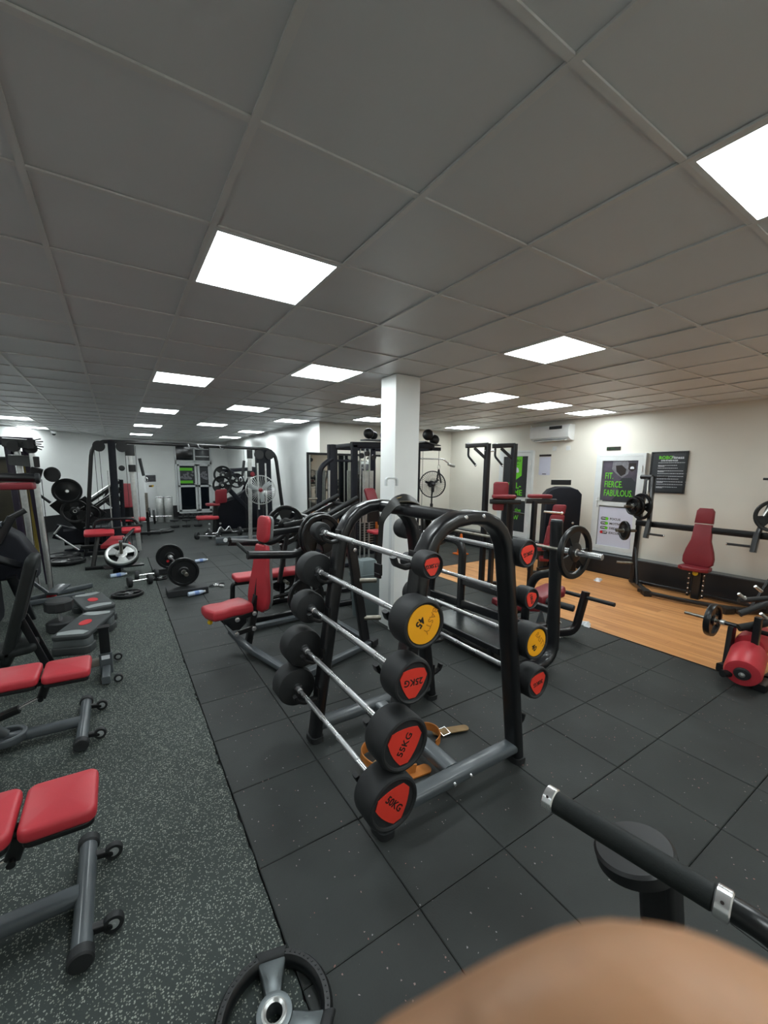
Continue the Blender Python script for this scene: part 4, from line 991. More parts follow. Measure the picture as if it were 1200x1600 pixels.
# left station: round post with curved tube
bm(t, 'tall_post', navy, ((3.17, 6.5, 0), (3.17, 6.5, 2.19), .13, .11, (0, 1, 0)))
tb(t, 'curved_tube', navy, [(2.86, 6.44, .03), (2.93, 6.46, 1.80), (3.17, 6.48, 1.95)], .045, .16, 14)
bm(t, 'cross_beam', navy, ((3.1, 6.5, 1.92), (3.62, 6.5, 1.92), .035, .04), ((3.1, 6.5, .04), (3.62, 6.5, .04), .08, .06), ((2.86, 6.44, .04), (2.86, 7.3, .04), .08, .06))
horn(t, (2.72, 6.44, 1.27), (2.92, 6.46, 1.27), .02)
bm(t, 'chrome_slide', silver, ((3.07, 6.43, .2), (3.09, 6.43, 1.75), .03, .03, (0, 1, 0)))
for k, (x, z, r, y) in enumerate(((3.92, 2.42, .095, 6.5), (4.10, 2.40, .075, 6.62), (4.26, 2.405, .085, 6.5), (5.30, 2.47, .11, 6.5), (5.47, 2.38, .10, 6.5))):
    t2 = T('medicine_ball', ('dark grey medicine ball on top of the cable tower, leftmost', 'medicine ball half hidden behind the leftmost one on the cable tower', 'medicine ball touching the left edge of the pillar on the cable tower', 'black medicine ball just right of the pillar on the cable tower', 'black medicine ball at the right end of the cable tower top')[k], 'medicine ball', (x, y, z), group='medicine balls on the cable tower', world=True)
    g = G(); g.lathe([(r * sin(a), -r * cos(a)) for a in [pi * i / 14 for i in range(15)]], (x, y, z), (.3, .5, .8), 22); P('ball', g, satin, t2)
    for ax in ((.3, .5, .8), (1, 0, 0)):
        g = G(); g.lathe([(r * .99, -.004), (r * 1.015, 0), (r * .99, .004), (r * .99, -.004)], (x, y, z), ax, 22); P('seam', g, rub, t2)
bm(t, 'ball_tray', greym, ((3.80, 6.5, 2.30), (4.4, 6.5, 2.31), .2, .025), ((5.15, 6.5, 2.33), (5.56, 6.5, 2.265), .2, .02))

# ---- pedestal fans
def fan(c, r, base, label, face, m=None, mesh_=None):
    t = T('pedestal_fan', label, 'fan', (base[0], base[1], 0), world=True, group='pedestal fans')
    f = V(face).normalized(); c = V(c); m = m or satin; mg = mesh_ or satin
    u = f.cross(Z1).normalized(); v = u.cross(f)
    g = G()
    for rr_, dz in ((r, 0), (r * .98, .03), (r * .98, -.03)): g.tube([c + f * dz + (u * cos(a) + v * sin(a)) * rr_ for a in [2 * pi * k / 32 for k in range(32)]], .006, closed=True, up=f, n=6)
    P('cage_ring', g, mg, t, kind='stuff')
    g = G(); n = 40
    for k in range(n):
        a = 2 * pi * k / n; d = u * cos(a) + v * sin(a)
        for s in (-1, 1): g.tube([c + f * s * .07 + d * r * .12, c + f * s * .075 + d * r * .6, c + f * s * .03 + d * r * .98], .002, .05, 4)
    P('cage_wires', g, mg, t, kind='stuff')
    for k in range(3):
        a = 2 * pi * k / 3 + .4; d = u * cos(a) + v * sin(a); e = d.cross(f)
        g = G(); g.pad([(.02, -.02), (r * .5, -r * .11), (r * .6, -r * .09), (r * .6, r * .07), (r * .4, r * .06), (.02, .02)] if mesh_ is None else [(.02, -.02), (r * .5, -r * .20), (r * .85, -r * .16), (r * .85, r * .12), (r * .4, r * .14), (.02, .02)], .006, c, d, e + f * .3, .002); P('blade', g, m if mesh_ is None else stepg, t)
    g = G(); g.lathe([(0, -.05), (r * .14, -.045), (r * .17, 0), (r * .14, .07), (0, .085)], c, f, 18); P('hub', g, m if mesh_ is None else redd, t)
    g = G(); g.cyl(c - f * .07, c - f * .22, .06, 16, .01); P('motor', g, satin, t)
    b_ = V((base[0], base[1], 0)); tb(t, 'pole', satin, [b_, V((base[0], base[1], c.z - .04)), c - f * .12], .014, .03, 10)
    g = G(); g.cyl(b_ + Z1 * (c.z * .72), b_ + Z1 * (c.z * .78), .026, 12, .004); P('collar', g, satin, t)
    g = G(); g.lathe([(.02, .05), (.06, .04), (.20, .012), (.21, 0)], b_, Z1, 24); P('base', g, satin, t)
    return t
fan((4.57, 5.45, 1.53), .225, (4.63, 5.53), 'black pedestal fan with round wire cage right of the pillar', (-.53, -.85, 0))

# ---- pull-up and knee raise tower
t = T('pull_up_tower', 'black pull-up and knee raise tower with red back and arm pads on the wood floor', 'exercise machine', (4.95, 4.0, 0), world=True)
bx = V((-.10, .0, 0)) 
pL, pR = V((4.66, 4.30, 0)), V((4.97, 4.08, 0)); 
pL = V((4.68, 4.34, 0)); pR = V((5.03, 4.14, 0))
fwd = V((-.80, .60, 0)).normalized()*.0 + V((-.62, .33, 0)).normalized()
for p_ in (pL, pR):
    bm(t, 'upright', black, (p_, p_ + Z1 * 2.17, .08, .07, (0, 1, 0)))
    bm(t, 'top_arm', black, (p_ + Z1 * 2.15, p_ + fwd * .33 + Z1 * 2.13, .07, .065), (p_ + Z1 * 1.93, p_ + fwd * .20 + Z1 * 2.10, .04, .04))
    e = p_ + fwd * .29
    g = G(); g.tube([e + Z1 * 2.10, e + Z1 * 1.98, e + V((.09, -.07, 1.85))], .016, .03, 12); P('pull_up_grip', g, satin, t)
    g = G(); g.cyl(e + V((.085, -.066, 1.856)), e + V((.098, -.076, 1.837)), .018, 12, .003); P('grip_end', g, chrome, t)
    g = G(); g.cyl(e + Z1 * 2.155, e + Z1 * 2.17, .03, 16, .004); P('top_cap', g, chrome, t)
tb(t, 'cross_bar', chrome, [pL + fwd * .04 + Z1 * 2.06, pR + fwd * .30 + Z1 * 2.06], .013, 0)
q = V((4.83, 4.04, 0))
r_ = V((.80, -.53, 0)).normalized(); 
g = G(); g.pad(rrect(.22, .42, .04, 4), .06, q + V((-.06, .10, 1.40)), r_, Z1, .02); P('back_pad', g, redd, t)
armd = V((.84, -.55, 0))
aL, aR = V((4.66, 4.12, 1.37)), V((5.10, 3.84, 1.38))
for a0 in (aL, aR):
    g = G(); g.pad(rrect(.34, .15, .05, 5), .055, a0 + armd * .12, armd, Z1.cross(armd), .02); P('arm_pad', g, redd, t)
    bm(t, 'arm_beam', black, (a0 + V((-.06, .05, -.045)), a0 + armd * .36 + V((0, 0, -.045)), .07, .07))
g = G(); g.cyl(V((5.30, 3.76, 1.18)), V((5.52, 3.62, 1.16)), .014, 12, .002); P('dip_grip', g, silver, t); 
g = G(); g.lathe([(.022, -.01), (.022, .01)], (5.525, 3.617, 1.16), (.84, -.5, -.05), 14); P('grip_end', g, chrome, t)
g = G(); g.cyl(V((4.84, 4.05, 1.18)), V((5.10, 3.95, 1.13)), .014, 12, .002); P('dip_grip', g, satin, t)
bm(t, 'front_post', black, ((4.85, 4.04, .0), (4.85, 4.04, 1.34), .15, .08, (0, 1, 0)), ((5.13, 3.80, 0), (5.13, 3.80, 1.34), .07, .06, (0, 1, 0)), ((4.53, 4.03, 0), (4.55, 4.05, .95), .07, .06, (0, 1, 0)))
bm(t, 'base_beam', black, ((4.53, 4.0, .035), (5.15, 3.76, .035), .07, .06), ((4.68, 4.36, .035), (5.05, 4.12, .035), .07, .06), ((4.53, 4.0, .035), (4.70, 4.38, .035), .07, .06))
bm(t, 'side_rail', black, ((4.55, 4.05, .93), (4.70, 4.33, .98), .05, .05))

# ---- selectorized machine with black shroud
t = T('leg_extension', 'machine with tall black rounded shroud and segmented red seat by the right wall', 'exercise machine', (6.5, 4.4, 0), world=True)
e1 = V((.80, -.56, 0)).normalized(); O = V((6.62, 4.36, 0))
out = [(-.31, .0), (.31, .0), (.31, 1.36), (.24, 1.44), (.10, 1.49), (-.10, 1.49), (-.24, 1.44), (-.31, 1.36)]
g = G(); g.pad(out, .22, O + V((.06, .09, .02)), e1, Z1, .03); P('shroud', g, navy, t)
g = G(); g.pad([(a * .82, b_ * .86 + .10) for a, b_ in out], .02, O + V((.05, .075, .02)), e1, Z1, .008); P('front_panel', g, navy, t)
g = G(); g.box(O + V((.04, .06, 1.58)), (.03, .34, .09), Matrix.Rotation(radians(-125), 3, 'Z')); P('top_sign', g, satin, t)
g = G(); g.flat(rrect(.07, .025, .005), O + e1 * .09 + V((-.0, -.02, 1.10)) + V((-.04, -.05, 0)), e1, Z1, .002); P('sticker', g, whitep, t)
for z, m_, n_ in ((.88, chrome, 'knob'), (.55, silver, 'pin')):
    g = G(); g.lathe([(.008, 0), (.008, .03), (.02, .035), (.02, .05), (0, .055)], O + e1 * .17 + V((-.03, -.06, z)), (-.56, -.8, 0), 12); P(n_, g, m_, t)
s0 = V((6.22, 4.33, 0)); upd = V((.16, -.06, .98)).normalized(); sdv = V((.75, -.66, 0)).normalized()
for k, (h, L) in enumerate(((.52, .40), (.90, .22), (1.13, .18))):
    g = G(); g.pad(rrect(.25 - .02 * k, L, .04, 4), .08, s0 + upd * (h + L / 2) * .93, sdv, upd, .02); P('back_pad', g, redd, t)
g = G(); g.pad(rrect(.36, .32, .05, 4), .08, s0 + V((-.10, -.06, .44)), sdv, Z1.cross(sdv), .02); P('seat', g, redd, t)
bm(t, 'seat_post', black, (s0 + V((-.06, 0, .03)), s0 + V((-.04, 0, .42)), .08, .08, (0, 1, 0)), (s0 + V((.1, .06, .03)), s0 + V((.22, .04, 1.15)), .05, .05, (0, 1, 0)))
bm(t, 'base_beam', black, ((5.95, 4.4, .035), (6.6, 3.95, .035), .08, .06), ((5.95, 4.4, .035), (6.35, 4.75, .035), .08, .06), ((6.0, 4.3, .10), (6.55, 4.1, .16), .07, .07))
g = G(); g.cyl((6.0, 4.28, .30), (6.2, 4.12, .30), .05, 16, .01); P('roller', g, redd, t)
bm(t, 'swing_arm', black, ((6.1, 4.2, .44), (6.1, 4.2, .28), .04, .05, (0, 1, 0)))
# small orange stool thing
t = T('plyo_cone', 'orange plastic cone standing on the floor behind the barbell rack arch', 'cone', (6.12, 6.3, 0), world=True)
g = G(); g.lathe([(.10, 0), (.10, .02), (.08, .03), (.025, .42), (.02, .44), (0, .44)], (6.12, 6.3, 0), Z1, 20); P('body', g, orange, t)
g = G(); g.box((6.12, 6.3, .012), (.24, .24, .024)); P('base', g, orange, t)

# ---- olympic bench station
t = T('olympic_bench', 'black olympic bench station with tall rounded uprights and red seat behind the barbell rack', 'exercise machine', (3.3, 2.8, 0), world=True)
g = G(); g.sweep([(3.235, 2.16, 1.33), (3.235, 2.10, .06), (2.78, 2.14, .05)], rr(.075, .11, .035, 4), (0, 1, 0), fil=.20); P('upright', g, black, t)
g = G(); g.sweep([(3.235, 2.16, 1.33), (3.235, 2.16, 1.345)], rr(.07, .10, .033, 4), (0, 1, 0)); P('upright_cap', g, greym, t)
g = G(); g.sweep([(3.235, 3.30, .04), (3.235, 3.30, .98), (3.235, 3.74, .98), (3.27, 3.90, .03)], rr(.09, .07, .03, 4), (1, 0, 0), fil=.16); P('upright', g, black, t)
for z in (.28, .42): cap(t, (3.275, 2.08, z), (1, -.4, 0), .012)
bm(t, 'side_beam', black, ((3.24, 2.13, .30), (3.24, 3.9, .24), .06, .09), ((3.24, 2.15, .52), (3.24, 3.3, .52), .05, .06))
bm(t, 'base_beam', black, ((2.80, 2.12, .05), (2.80, 3.5, .05), .07, .06), ((2.8, 2.2, .05), (3.25, 2.2, .05), .07, .06), ((2.8, 3.45, .05), (3.25, 3.45, .05), .07, .06), ((3.2, 2.85, .06), (4.05, 2.62, .06), .08, .07))
g = G(); g.box((2.98, 2.80, .20), (.46, 1.0, .025)); g2 = g; P('spotter_platform', g2, mat('checker_plate', (70, 74, 76), .22, .7, var=.25, nscale=10, bump=.6, bscale=90), t)
bm(t, 'platform_edge', black, ((2.75, 2.3, .18), (2.75, 3.3, .18), .03, .06), ((2.75, 2.3, .18), (3.2, 2.3, .18), .03, .06), ((2.75, 2.4, .05), (2.75, 2.4, .17), .05, .05, (0, 1, 0)), ((2.75, 3.2, .05), (2.75, 3.2, .17), .05, .05, (0, 1, 0)))
for y in (2.24, 3.40):
    g = G(); g.sweep([(3.24, y, .98), (3.24, y, 1.06), (3.20, y, 1.075)], rr(.03, .05, .008, 2), (0, 1, 0), fil=.02); P('bar_hook', g, satin, t)
g = G(); g.sweep([(3.27, 2.06, .80), (3.42, 2.12, .84), (3.30, 2.42, .52), (3.32, 2.45, .10)], rr(.06, .08, .025, 3), (.6, .8, 0), fil=.14); 
g = G(); g.sweep([(3.26, 2.18, .86), (3.30, 2.40, .78), (3.34, 2.50, .5), (3.36, 2.52, .06)], rr(.075, .07, .028, 4), (1, 0, 0), fil=.16); P('curved_brace', g, black, t)
g = G(); g.pad([(-.17, -.13), (.10, -.15), (.18, -.08), (.18, .08), (.10, .15), (-.17, .13)], .09, (3.92, 2.66, .40), (.93, -.25, .26), (.25, .95, 0), .03); P('seat', g, redd, t)
g = G(); g.pad(rrect(.60, .28, .05), .07, (3.60, 2.76, .30), (.93, -.25, -.12), (.25, .95, 0), .02); P('back_pad', g, redd, t)
bm(t, 'seat_rail', black, ((3.3, 2.8, .26), (4.0, 2.62, .36), .06, .06), ((3.95, 2.63, .06), (3.98, 2.63, .36), .07, .06, (0, 1, 0)))
g = G(); g.sweep([(3.80, 2.50, .06), (4.06, 2.40, .06), (4.14, 2.36, .50)], rr(.08, .055, .015, 3), (.3, .95, 0), fil=.10); P('leg_post', g, black, t)
tb(t, 'leg_bar', rub, [(4.13, 2.62, .44), (4.15, 2.06, .44)], .022, 0, 12)
g = G(); g.cyl((3.55, 2.42, .48), (3.63, 2.17, .46), .033, 16, .006); P('foam_grip', g, rub, t)
g = G(); g.pad([(0, 0), (.09, 0), (.045, .14)], .02, (3.42, 2.43, .28), (.9, -.3, 0), Z1, .004); P('gusset', g, greym, t)
# barbell on it
t = T('olympic_barbell', 'long olympic barbell resting on the uprights of the bench station', 'barbell', (3.2, 2.8, 1.11), world=True)
for (a, b_, r, n_, m_) in (((3.17, 2.05, 1.10), (3.17, 3.55, 1.10), .0145, 'shaft', steel), ((3.17, 1.70, 1.10), (3.17, 2.06, 1.10), .025, 'sleeve', chrome), ((3.17, 3.54, 1.10), (3.17, 3.90, 1.10), .025, 'sleeve', chrome)):
    g = G(); g.cyl(a, b_, r, 18, .003); P(n_, g, m_, t)
g = G(); g.cyl((3.17, 2.05, 1.10), (3.17, 2.075, 1.10), .036, 18, .004); P('collar', g, chrome, t)
plate((3.17, 1.93, 1.10), .225, (.0, 1, 0), 'large black grip plate on the near end of the barbell on the bench station', 'weight plates on the bench station barbell', rot=.35)
plate((3.17, 3.66, 1.10), .225, (.0, 1, 0), 'large black grip plate on the far end of the barbell on the bench station', 'weight plates on the bench station barbell', rot=.35)

# ---- chest press against the right wall
t = T('chest_press', 'plate loaded chest press with tall dark red backrest at the right wall', 'exercise machine', (6.7, 2.4, 0), world=True)
sy = V((-.0, -1, 0)); upc = V((.10, 0, .995)).normalized()
CH_ = [(-.13, 0), (.13, 0), (.175, .04), (.18, .12), (.16, .22), (.115, .36), (.10, .58), (-.10, .58), (-.115, .36), (-.16, .22), (-.18, .12), (-.175, .04)]
g = G(); g.pad(CH_, .07, (6.64, 2.28, .50), (0, 1, 0), upc, .02); 
Zc = V((0, 1, 0)).cross(upc)
P('backrest', g, redd, t)
g = G(); g.pad([(-.105, 0), (.105, 0), (.10, .17), (.07, .21), (-.07, .21), (-.10, .17)], .07, V((6.64, 2.28, .50)) + upc * .59, (0, 1, 0), upc, .02); P('headrest', g, redd, t)
g = G(); g.pad([(-.10, -.165), (.06, -.175), (.12, -.1), (.12, .1), (.06, .175), (-.10, .165)], .06, (6.60, 2.28, .445), (-1, 0, 0), (0, -1, 0), .02); P('seat', g, redd, t)
g = G(); g.box((6.64, 2.24, .24), (.10, .10, .38)); P('seat_column', g, black, t)
for s in (-1, 1):
    for k in range(5):
        cap(t, (6.585, 2.24 + s * .085, .12 + .07 * k), (-1, 0, 0), .010)
    g = G(); g.box((6.60, 2.24 + s * .085, .26), (.02, .03, .36)); P('guide_strip', g, black, t)
g = G(); g.lathe([(.01, 0), (.03, .004), (.034, .012), (.02, .022), (0, .024)], (6.57, 2.25, .415), (-1, 0, .2), 16); P('adjuster_knob', g, yel2, t, 'yellow knob')
bm(t, 'cross_beam', black, ((6.74, 3.14, 1.00), (6.74, 1.40, 1.00), .07, .085))
g = G(); g.sweep([(6.40, 2.86, .05), (6.36, 2.62, .05), (6.40, 2.28, .05), (6.50, 1.92, .05), (6.66, 1.66, .05)], rr(.06, .05, .012, 2), (0, 0, 1), fil=.2); P('front_beam', g, black, t)
bm(t, 'rear_beam', black, ((6.88, 3.2, .05), (6.95, 1.5, .05), .06, .05))
bm(t, 'side_beam', black, ((6.92, 3.22, .05), (6.38, 2.74, .05), .075, .06), ((6.98, 1.45, .05), (6.5, 1.78, .05), .075, .06))
bm(t, 'foot', satin, ((6.44, 2.80, .04), (6.33, 2.70, .04), .10, .085), ((6.50, 1.80, .04), (6.38, 1.86, .04), .10, .085))
for s, y in ((1, 3.13), (-1, 1.50)):
    bm(t, 'upright', black, ((6.76, y, .05), (6.80, y, 1.20), .07, .06, (0, 1, 0)), ((6.80, y, 1.18), (6.88, y - .03 * s, 1.72), .06, .05, (0, 1, 0)), ((6.60, y - .15 * s, .08), (6.76, y, .62), .03, .03, (0, 1, 0)))
    tb(t, 'brace_rod', silver, [(6.86, y - .04 * s, 1.66), (6.62, y - .16 * s, 1.25)], .014, 0)
    g = G(); g.cyl((6.86, y - .10 * s, 1.70), (6.88, y + .08 * s, 1.70), .035, 16, .006); P('pivot', g, satin, t)
    bm(t, 'lever_arm', black, ((6.86, y - .10 * s, 1.70), (6.66, y - .20 * s, 1.0), .06, .05, (0, 1, 0)), ((6.66, y - .20 * s, 1.04), (6.60, y - .20 * s, .80), .07, .06, (0, 1, 0)), ((6.86, y - .05 * s, 1.70), (6.92, y - .28 * s, 1.70), .03, .03))
    g = G(); g.cyl((6.58, y - .23 * s, .87), (6.56, y - .45 * s, .87), .016, 14, .002); P('grip', g, rub, t)
    g = G(); g.cyl((6.56, y - .45 * s, .87), (6.56, y - .46 * s, .87), .018, 14, .002); P('grip_ring', g, chrome, t)
    horn(t, (6.76, y - .10 * s, 1.26), (6.42, y + .05 * s, 1.26)); horn(t, (6.80, y, .87), (6.52, y + .20 * s, .87)); horn(t, (6.76, y, .36), (6.60, y + .18 * s, .36), .02)
GC = 'weight plates on the chest press'
plate((6.66, 3.06, 1.26), .20, (-.92, .39, 0), 'largest black plate on the left arm of the chest press', GC, rot=.1)
plate((6.60, 3.10, 1.26), .15, (-.92, .39, 0), 'middle black plate on the left arm of the chest press', GC, rot=.5)
plate((6.54, 3.12, 1.26), .13, (-.92, .39, 0), 'smallest outer plate on the left arm of the chest press', GC, rot=.9)
plate((6.62, 3.25, .87), .15, (-.8, .6, 0), 'black plate on the lower left horn of the chest press', GC, rot=.2, style='solid')
plate((6.66, 1.56, 1.26), .20, (-.92, -.39, 0), 'black plate on the right arm of the chest press at the photo edge', GC, rot=.4)

# ---- leg curl at the right edge
t = T('leg_curl', 'black leg curl machine with thick red rollers on the wood floor, right edge', 'exercise machine', (4.7, 1.0, 0), world=True)
tb(t, 'load_bar', black, [(4.62, 1.33, .405), (4.62, .60, .40)], .02, 0, 14)
g = G(); g.cyl((4.62, 1.34, .405), (4.62, 1.63, .41), .0155, 16, .002); P('sleeve', g, steel, t)
g = G(); g.cyl((4.62, 1.31, .405), (4.62, 1.345, .405), .026, 16, .003); P('collar', g, silver, t)
bm(t, 'post', black, ((4.52, 1.235, .06), (4.58, 1.245, .40), .10, .04, (0, 1, 0)), ((4.50, 1.06, .12), (4.50, 1.06, .56), .055, .05, (0, 1, 0)))
bm(t, 'foot', satin, ((4.42, 1.245, .05), (4.56, 1.215, .05), .07, .07)); tb(t, 'foot', satin, [(4.15, 1.15, .11), (4.26, 1.10, .11)], .03, 0, 14)
def roller(c, ax, L, r, lab=None):
    c = V(c); ax = V(ax).normalized()
    g = G(); g.lathe([(.05, 0), (r * .62, -.004), (r * .92, .004), (r, .03), (r, L - .03), (r * .92, L), (.05, L)], c, ax, 32); p = P('roller', g, red, t, lab)
    g = G(); g.lathe([(0, -.02), (.02, -.02), (r * .40, -.018), (r * .46, 0), (r * .46, .01)], c, ax, 24); P('roller_cap', g, rub, p)
    g = G(); g.lathe([(0, -.03), (.010, -.028), (.014, -.024), (.022, -.022), (.022, -.018)], c, ax, 18); P('bolt', g, silver, p)
roller((4.20, 1.04, .145), (.93, .16, .22), .34, .125)
roller((4.60, 1.12, .25), (.93, .0, .1), .30, .115)
tb(t, 'roller_axle', satin, [(4.2, 1.04, .145), (5.0, 1.1, .22)], .02, 0)
for k, pts in enumerate(([(4.46, 1.17, .44), (4.60, 1.03, .50), (4.95, .98, .58)], [(4.62, 1.22, .52), (4.75, 1.10, .62), (5.1, 1.0, .62)], [(4.7, 1.26, .62), (4.9, 1.08, .66), (5.2, 1.0, .66)])):
    tb(t, 'padded_arm', rub if k else blackv, pts, .032 - .004 * k, .05, 14)
for q in ((4.62, 1.03, .53), (4.80, 1.20, .60), (4.98, 1.18, .68), (4.72, 1.22, .64)):
    g = G(); g.cyl(V(q), V(q) + V((-.05, .04, .05)), .014, 12, .002); P('grip', g, silver, t)
bm(t, 'base_beam', black, ((4.3, .95, .035), (5.4, .95, .035), .08, .06), ((4.5, 1.2, .035), (4.55, .4, .035), .07, .06))
plate((4.62, 1.405, .405), .155, (0, 1, 0), 'black plate loaded on the bar of the leg curl machine', 'weight plates on the leg curl machine', rot=.2, th=.05)
# white cloth scrap at the edge of the wood floor
for k, (x, y, lab) in enumerate(((4.48, 2.52, 'crumpled white paper scrap beside the bench station leg bar'), (6.55, 3.55, 'crumpled white cloth on the wood floor below the door'))):
    g = G(); random.seed(k)
    g.lathe([(0, .04), (.03, .04), (.05, .02), (.06, 0)], (0, 0, 0), Z1, 11); g.v = [v + V((random.uniform(-.02, .02), random.uniform(-.02, .02), random.uniform(0, .012))) for v in g.v]
    TM('paper_scrap', g, whitep, lab, 'paper', (x, y, 0), .4)

# ================================================================ BACKGROUND
# ---- cable crossover spanning the room
t = T('cable_crossover', 'wide black cable crossover arch with silver columns in front of the far wall', 'exercise machine', (1.4, 9.9, 0), world=True)
g = G(); g.sweep([(-.62, 9.9, .0), (-.36, 9.9, 2.28), (3.30, 9.9, 2.24), (3.55, 9.9, .0)], rr(.07, .09, .02, 3), (0, 1, 0), fil=.3); P('arch_frame', g, black, t)
bm(t, 'stack_post', navy, ((-.06, 9.8, 0), (-.04, 9.8, 2.28), .13, .12, (0, 1, 0)), ((3.02, 9.9, 0), (3.0, 9.9, 2.22), .34, .2, (0, 1, 0)))
bm(t, 'shroud_edge', silver, ((-.14, 9.73, .3), (-.14, 9.73, 1.7), .02, .02, (0, 1, 0)), ((3.02, 9.78, .3), (3.02, 9.78, 1.9), .04, .03, (0, 1, 0)), ((2.84, 9.8, .8), (2.84, 9.8, 1.9), .04, .03, (0, 1, 0)))
bm(t, 'guide_column', silver, ((.30, 9.75, .05), (.26, 9.75, 2.1), .085, .06, (0, 1, 0)), ((2.60, 9.75, .05), (2.65, 9.75, 2.1), .085, .06, (0, 1, 0)))
bm(t, 'top_bracket', satin, ((.26, 9.75, 2.0), (.26, 9.75, 2.22), .17, .08, (0, 1, 0)), ((2.65, 9.75, 2.0), (2.65, 9.75, 2.2), .12, .08, (0, 1, 0)))
bm(t, 'carriage', satin, ((.28, 9.72, 1.68), (.28, 9.72, 1.82), .13, .10, (0, 1, 0)), ((2.64, 9.72, 1.58), (2.64, 9.72, 1.72), .13, .10, (0, 1, 0)))
for x, z in ((2.67, 1.64), (.10, 1.75)):
    g = G(); g.lathe([(0, 0), (.05, .01), (.055, .03), (.03, .05), (0, .05)], (x, 9.66, z), (0, -1, 0), 14); P('knob', g, redd if x > 1 else rub, t)
for x in (-.33, .0 - .35 + .1, .18, .36, 2.52, 2.78): tb(t, 'cable', cablem, [(x, 9.75, .2), (x, 9.75, 2.2)], .005, 0, 5)
for x in (-.25, .13):
    g = G(); g.lathe([(.03, -.02), (.105, -.02), (.095, 0), (.105, .02), (.03, .02)], (x, 9.72, 2.17), (0, 1, 0), 18); P('pulley', g, satin, t)
for x in (2.87, 3.12):
    g = G(); g.lathe([(.03, -.02), (.11, -.02), (.10, 0), (.11, .02), (.03, .02)], (x, 9.76, 2.10), (0, 1, 0), 18); P('pulley', g, satin, t)
for x, s in ((.42, 1), (2.50, -1)):
    tb(t, 'hand_grip', rub, [(x, 9.68, 1.95), (x + .05 * s, 9.68, 1.60)], .03, 0, 10)
    g = G(); g.tube([(x + .09 * s + .03 * cos(a), 9.68, 1.52 + .05 * sin(a)) for a in [2 * pi * k / 10 for k in range(10)]], .006, closed=True, up=(0, 1, 0), n=5); P('carabiner', g, chrome, t)
bm(t, 'base_beam', greym, ((1.85, 9.95, .10), (3.1, 9.8, .10), .14, .14)); bm(t, 'base_beam', black, ((-.62, 9.9, .05), (.3, 9.8, .05), .09, .08))
g = G(); g.lathe([(0, -.006), (.04, -.005), (.05, 0)], (2.05, 9.85, .11), (0, -1, 0), 18); P('white_cap', g, white, t)
for x in (1.35, 1.55, 2.0): 
    g = G(); g.tube([(x, 9.85, 2.28), (x + .04, 9.82, 2.20), (x + .10, 9.8, 2.2)], .012, .02, 6); P('pull_up_hook', g, chrome, t)

fan((2.52, 8.52, 1.33), .30, (2.6, 8.66), 'silver caged pedestal fan in front of the right end of the cable crossover', (-.3, -.95, 0), satin, silver)

# ---- plate loaded row machine behind it
t = T('row_machine', 'dark plate loaded machine cluster with red seat left of the silver fan', 'exercise machine', (3.0, 11.8, 0), world=True)
g = G(); g.pad([(-.65, 0), (.65, 0), (.65, 1.75), (.40, 1.78), (.30, 1.2), (-.1, .95), (-.55, .80), (-.68, .5)], .3, (2.95, 12.3, .05), X1, Z1, .05); P('shroud', g, navy, t)
bm(t, 'arm', navy, ((2.35, 11.7, 1.70), (3.15, 11.7, 1.76), .09, .1), ((2.45, 11.68, 1.35), (3.15, 11.68, .55), .09, .12), ((2.55, 11.66, 1.75), (3.3, 11.66, 1.1), .08, .1), ((2.2, 11.68, .75), (2.9, 11.68, 1.0), .04, .04))
bm(t, 'base_beam', black, ((1.9, 11.6, .04), (3.4, 11.6, .04), .1, .08), ((2.2, 11.2, .04), (2.2, 12.0, .04), .09, .07))
bm(t, 'seat_post', black, ((2.15, 11.6, .04), (2.2, 11.6, .9), .12, .12, (0, 1, 0)))
g = G(); g.pad(rrect(.55, .4, .1), .09, (1.98, 11.6, .42), X1, Y1, .03); P('seat', g, red, t)
g = G(); g.pad(rrect(.30, .38, .05), .08, (2.32, 11.5, .98 + .06), (1, 0, .1), (0, -.1, 1), .02); P('chest_pad', g, redd, t)
g = G(); g.pad(rrect(.34, .3, .05), .07, (2.12, 11.55, .78), X1, Y1, .02); P('arm_pad', g, redd, t)
for k in range(4): cap(t, (2.0 + .14 * (k % 2) * 2, 11.5, .16 + .14 * (k // 2)), (0, -1, 0), .028, 'bolt', silver)
GR = 'weight plates on the dark row machine'
for k, (x, z, r) in enumerate(((2.40, 1.60, .24), (2.36, 1.33, .25), (2.72, 1.45, .2))):
    plate((x, 11.5 - .06 * k, z), r, (0, 1, 0), ('upper grip plate on the dark machine left of the silver fan', 'lower grip plate on the dark machine left of the silver fan', 'right-hand grip plate on the dark machine left of the silver fan')[k], GR, rot=.4 * k, th=.05)
# bars and small things on the floor in front of it
def floorbar(p, q, label, curl=False, pl=.12):
    t = T('curl_bar' if curl else 'barbell', label, 'barbell', ((p[0] + q[0]) / 2, (p[1] + q[1]) / 2, 0), world=True, group='bars lying on the far floor')
    p = V(p); q = V(q); d = (q - p)
    if curl: pts = [p, p + d * .3, p + d * .38 + Z1 * .16, p + d * .5 + Z1 * .03, p + d * .62 + Z1 * .16, p + d * .7, q]
    else: pts = [p, q]
    tb(t, 'shaft', chrome, pts, .018, .04, 8)
    for e in (.1, .9):
        g = G(); c = p + d * e; g.lathe([(.02, -.03), (pl, -.03), (pl, .03), (.02, .03)], c, d, 16); P('weight_head', g, rub, t)
floorbar((1.80, 10.9, .13), (2.75, 11.0, .13), 'curl bar lying on the floor behind the long low beam', True)
floorbar((1.55, 11.0, .09), (2.1, 10.6, .09), 'short chrome bar end lying left of the curl bar', pl=.09)
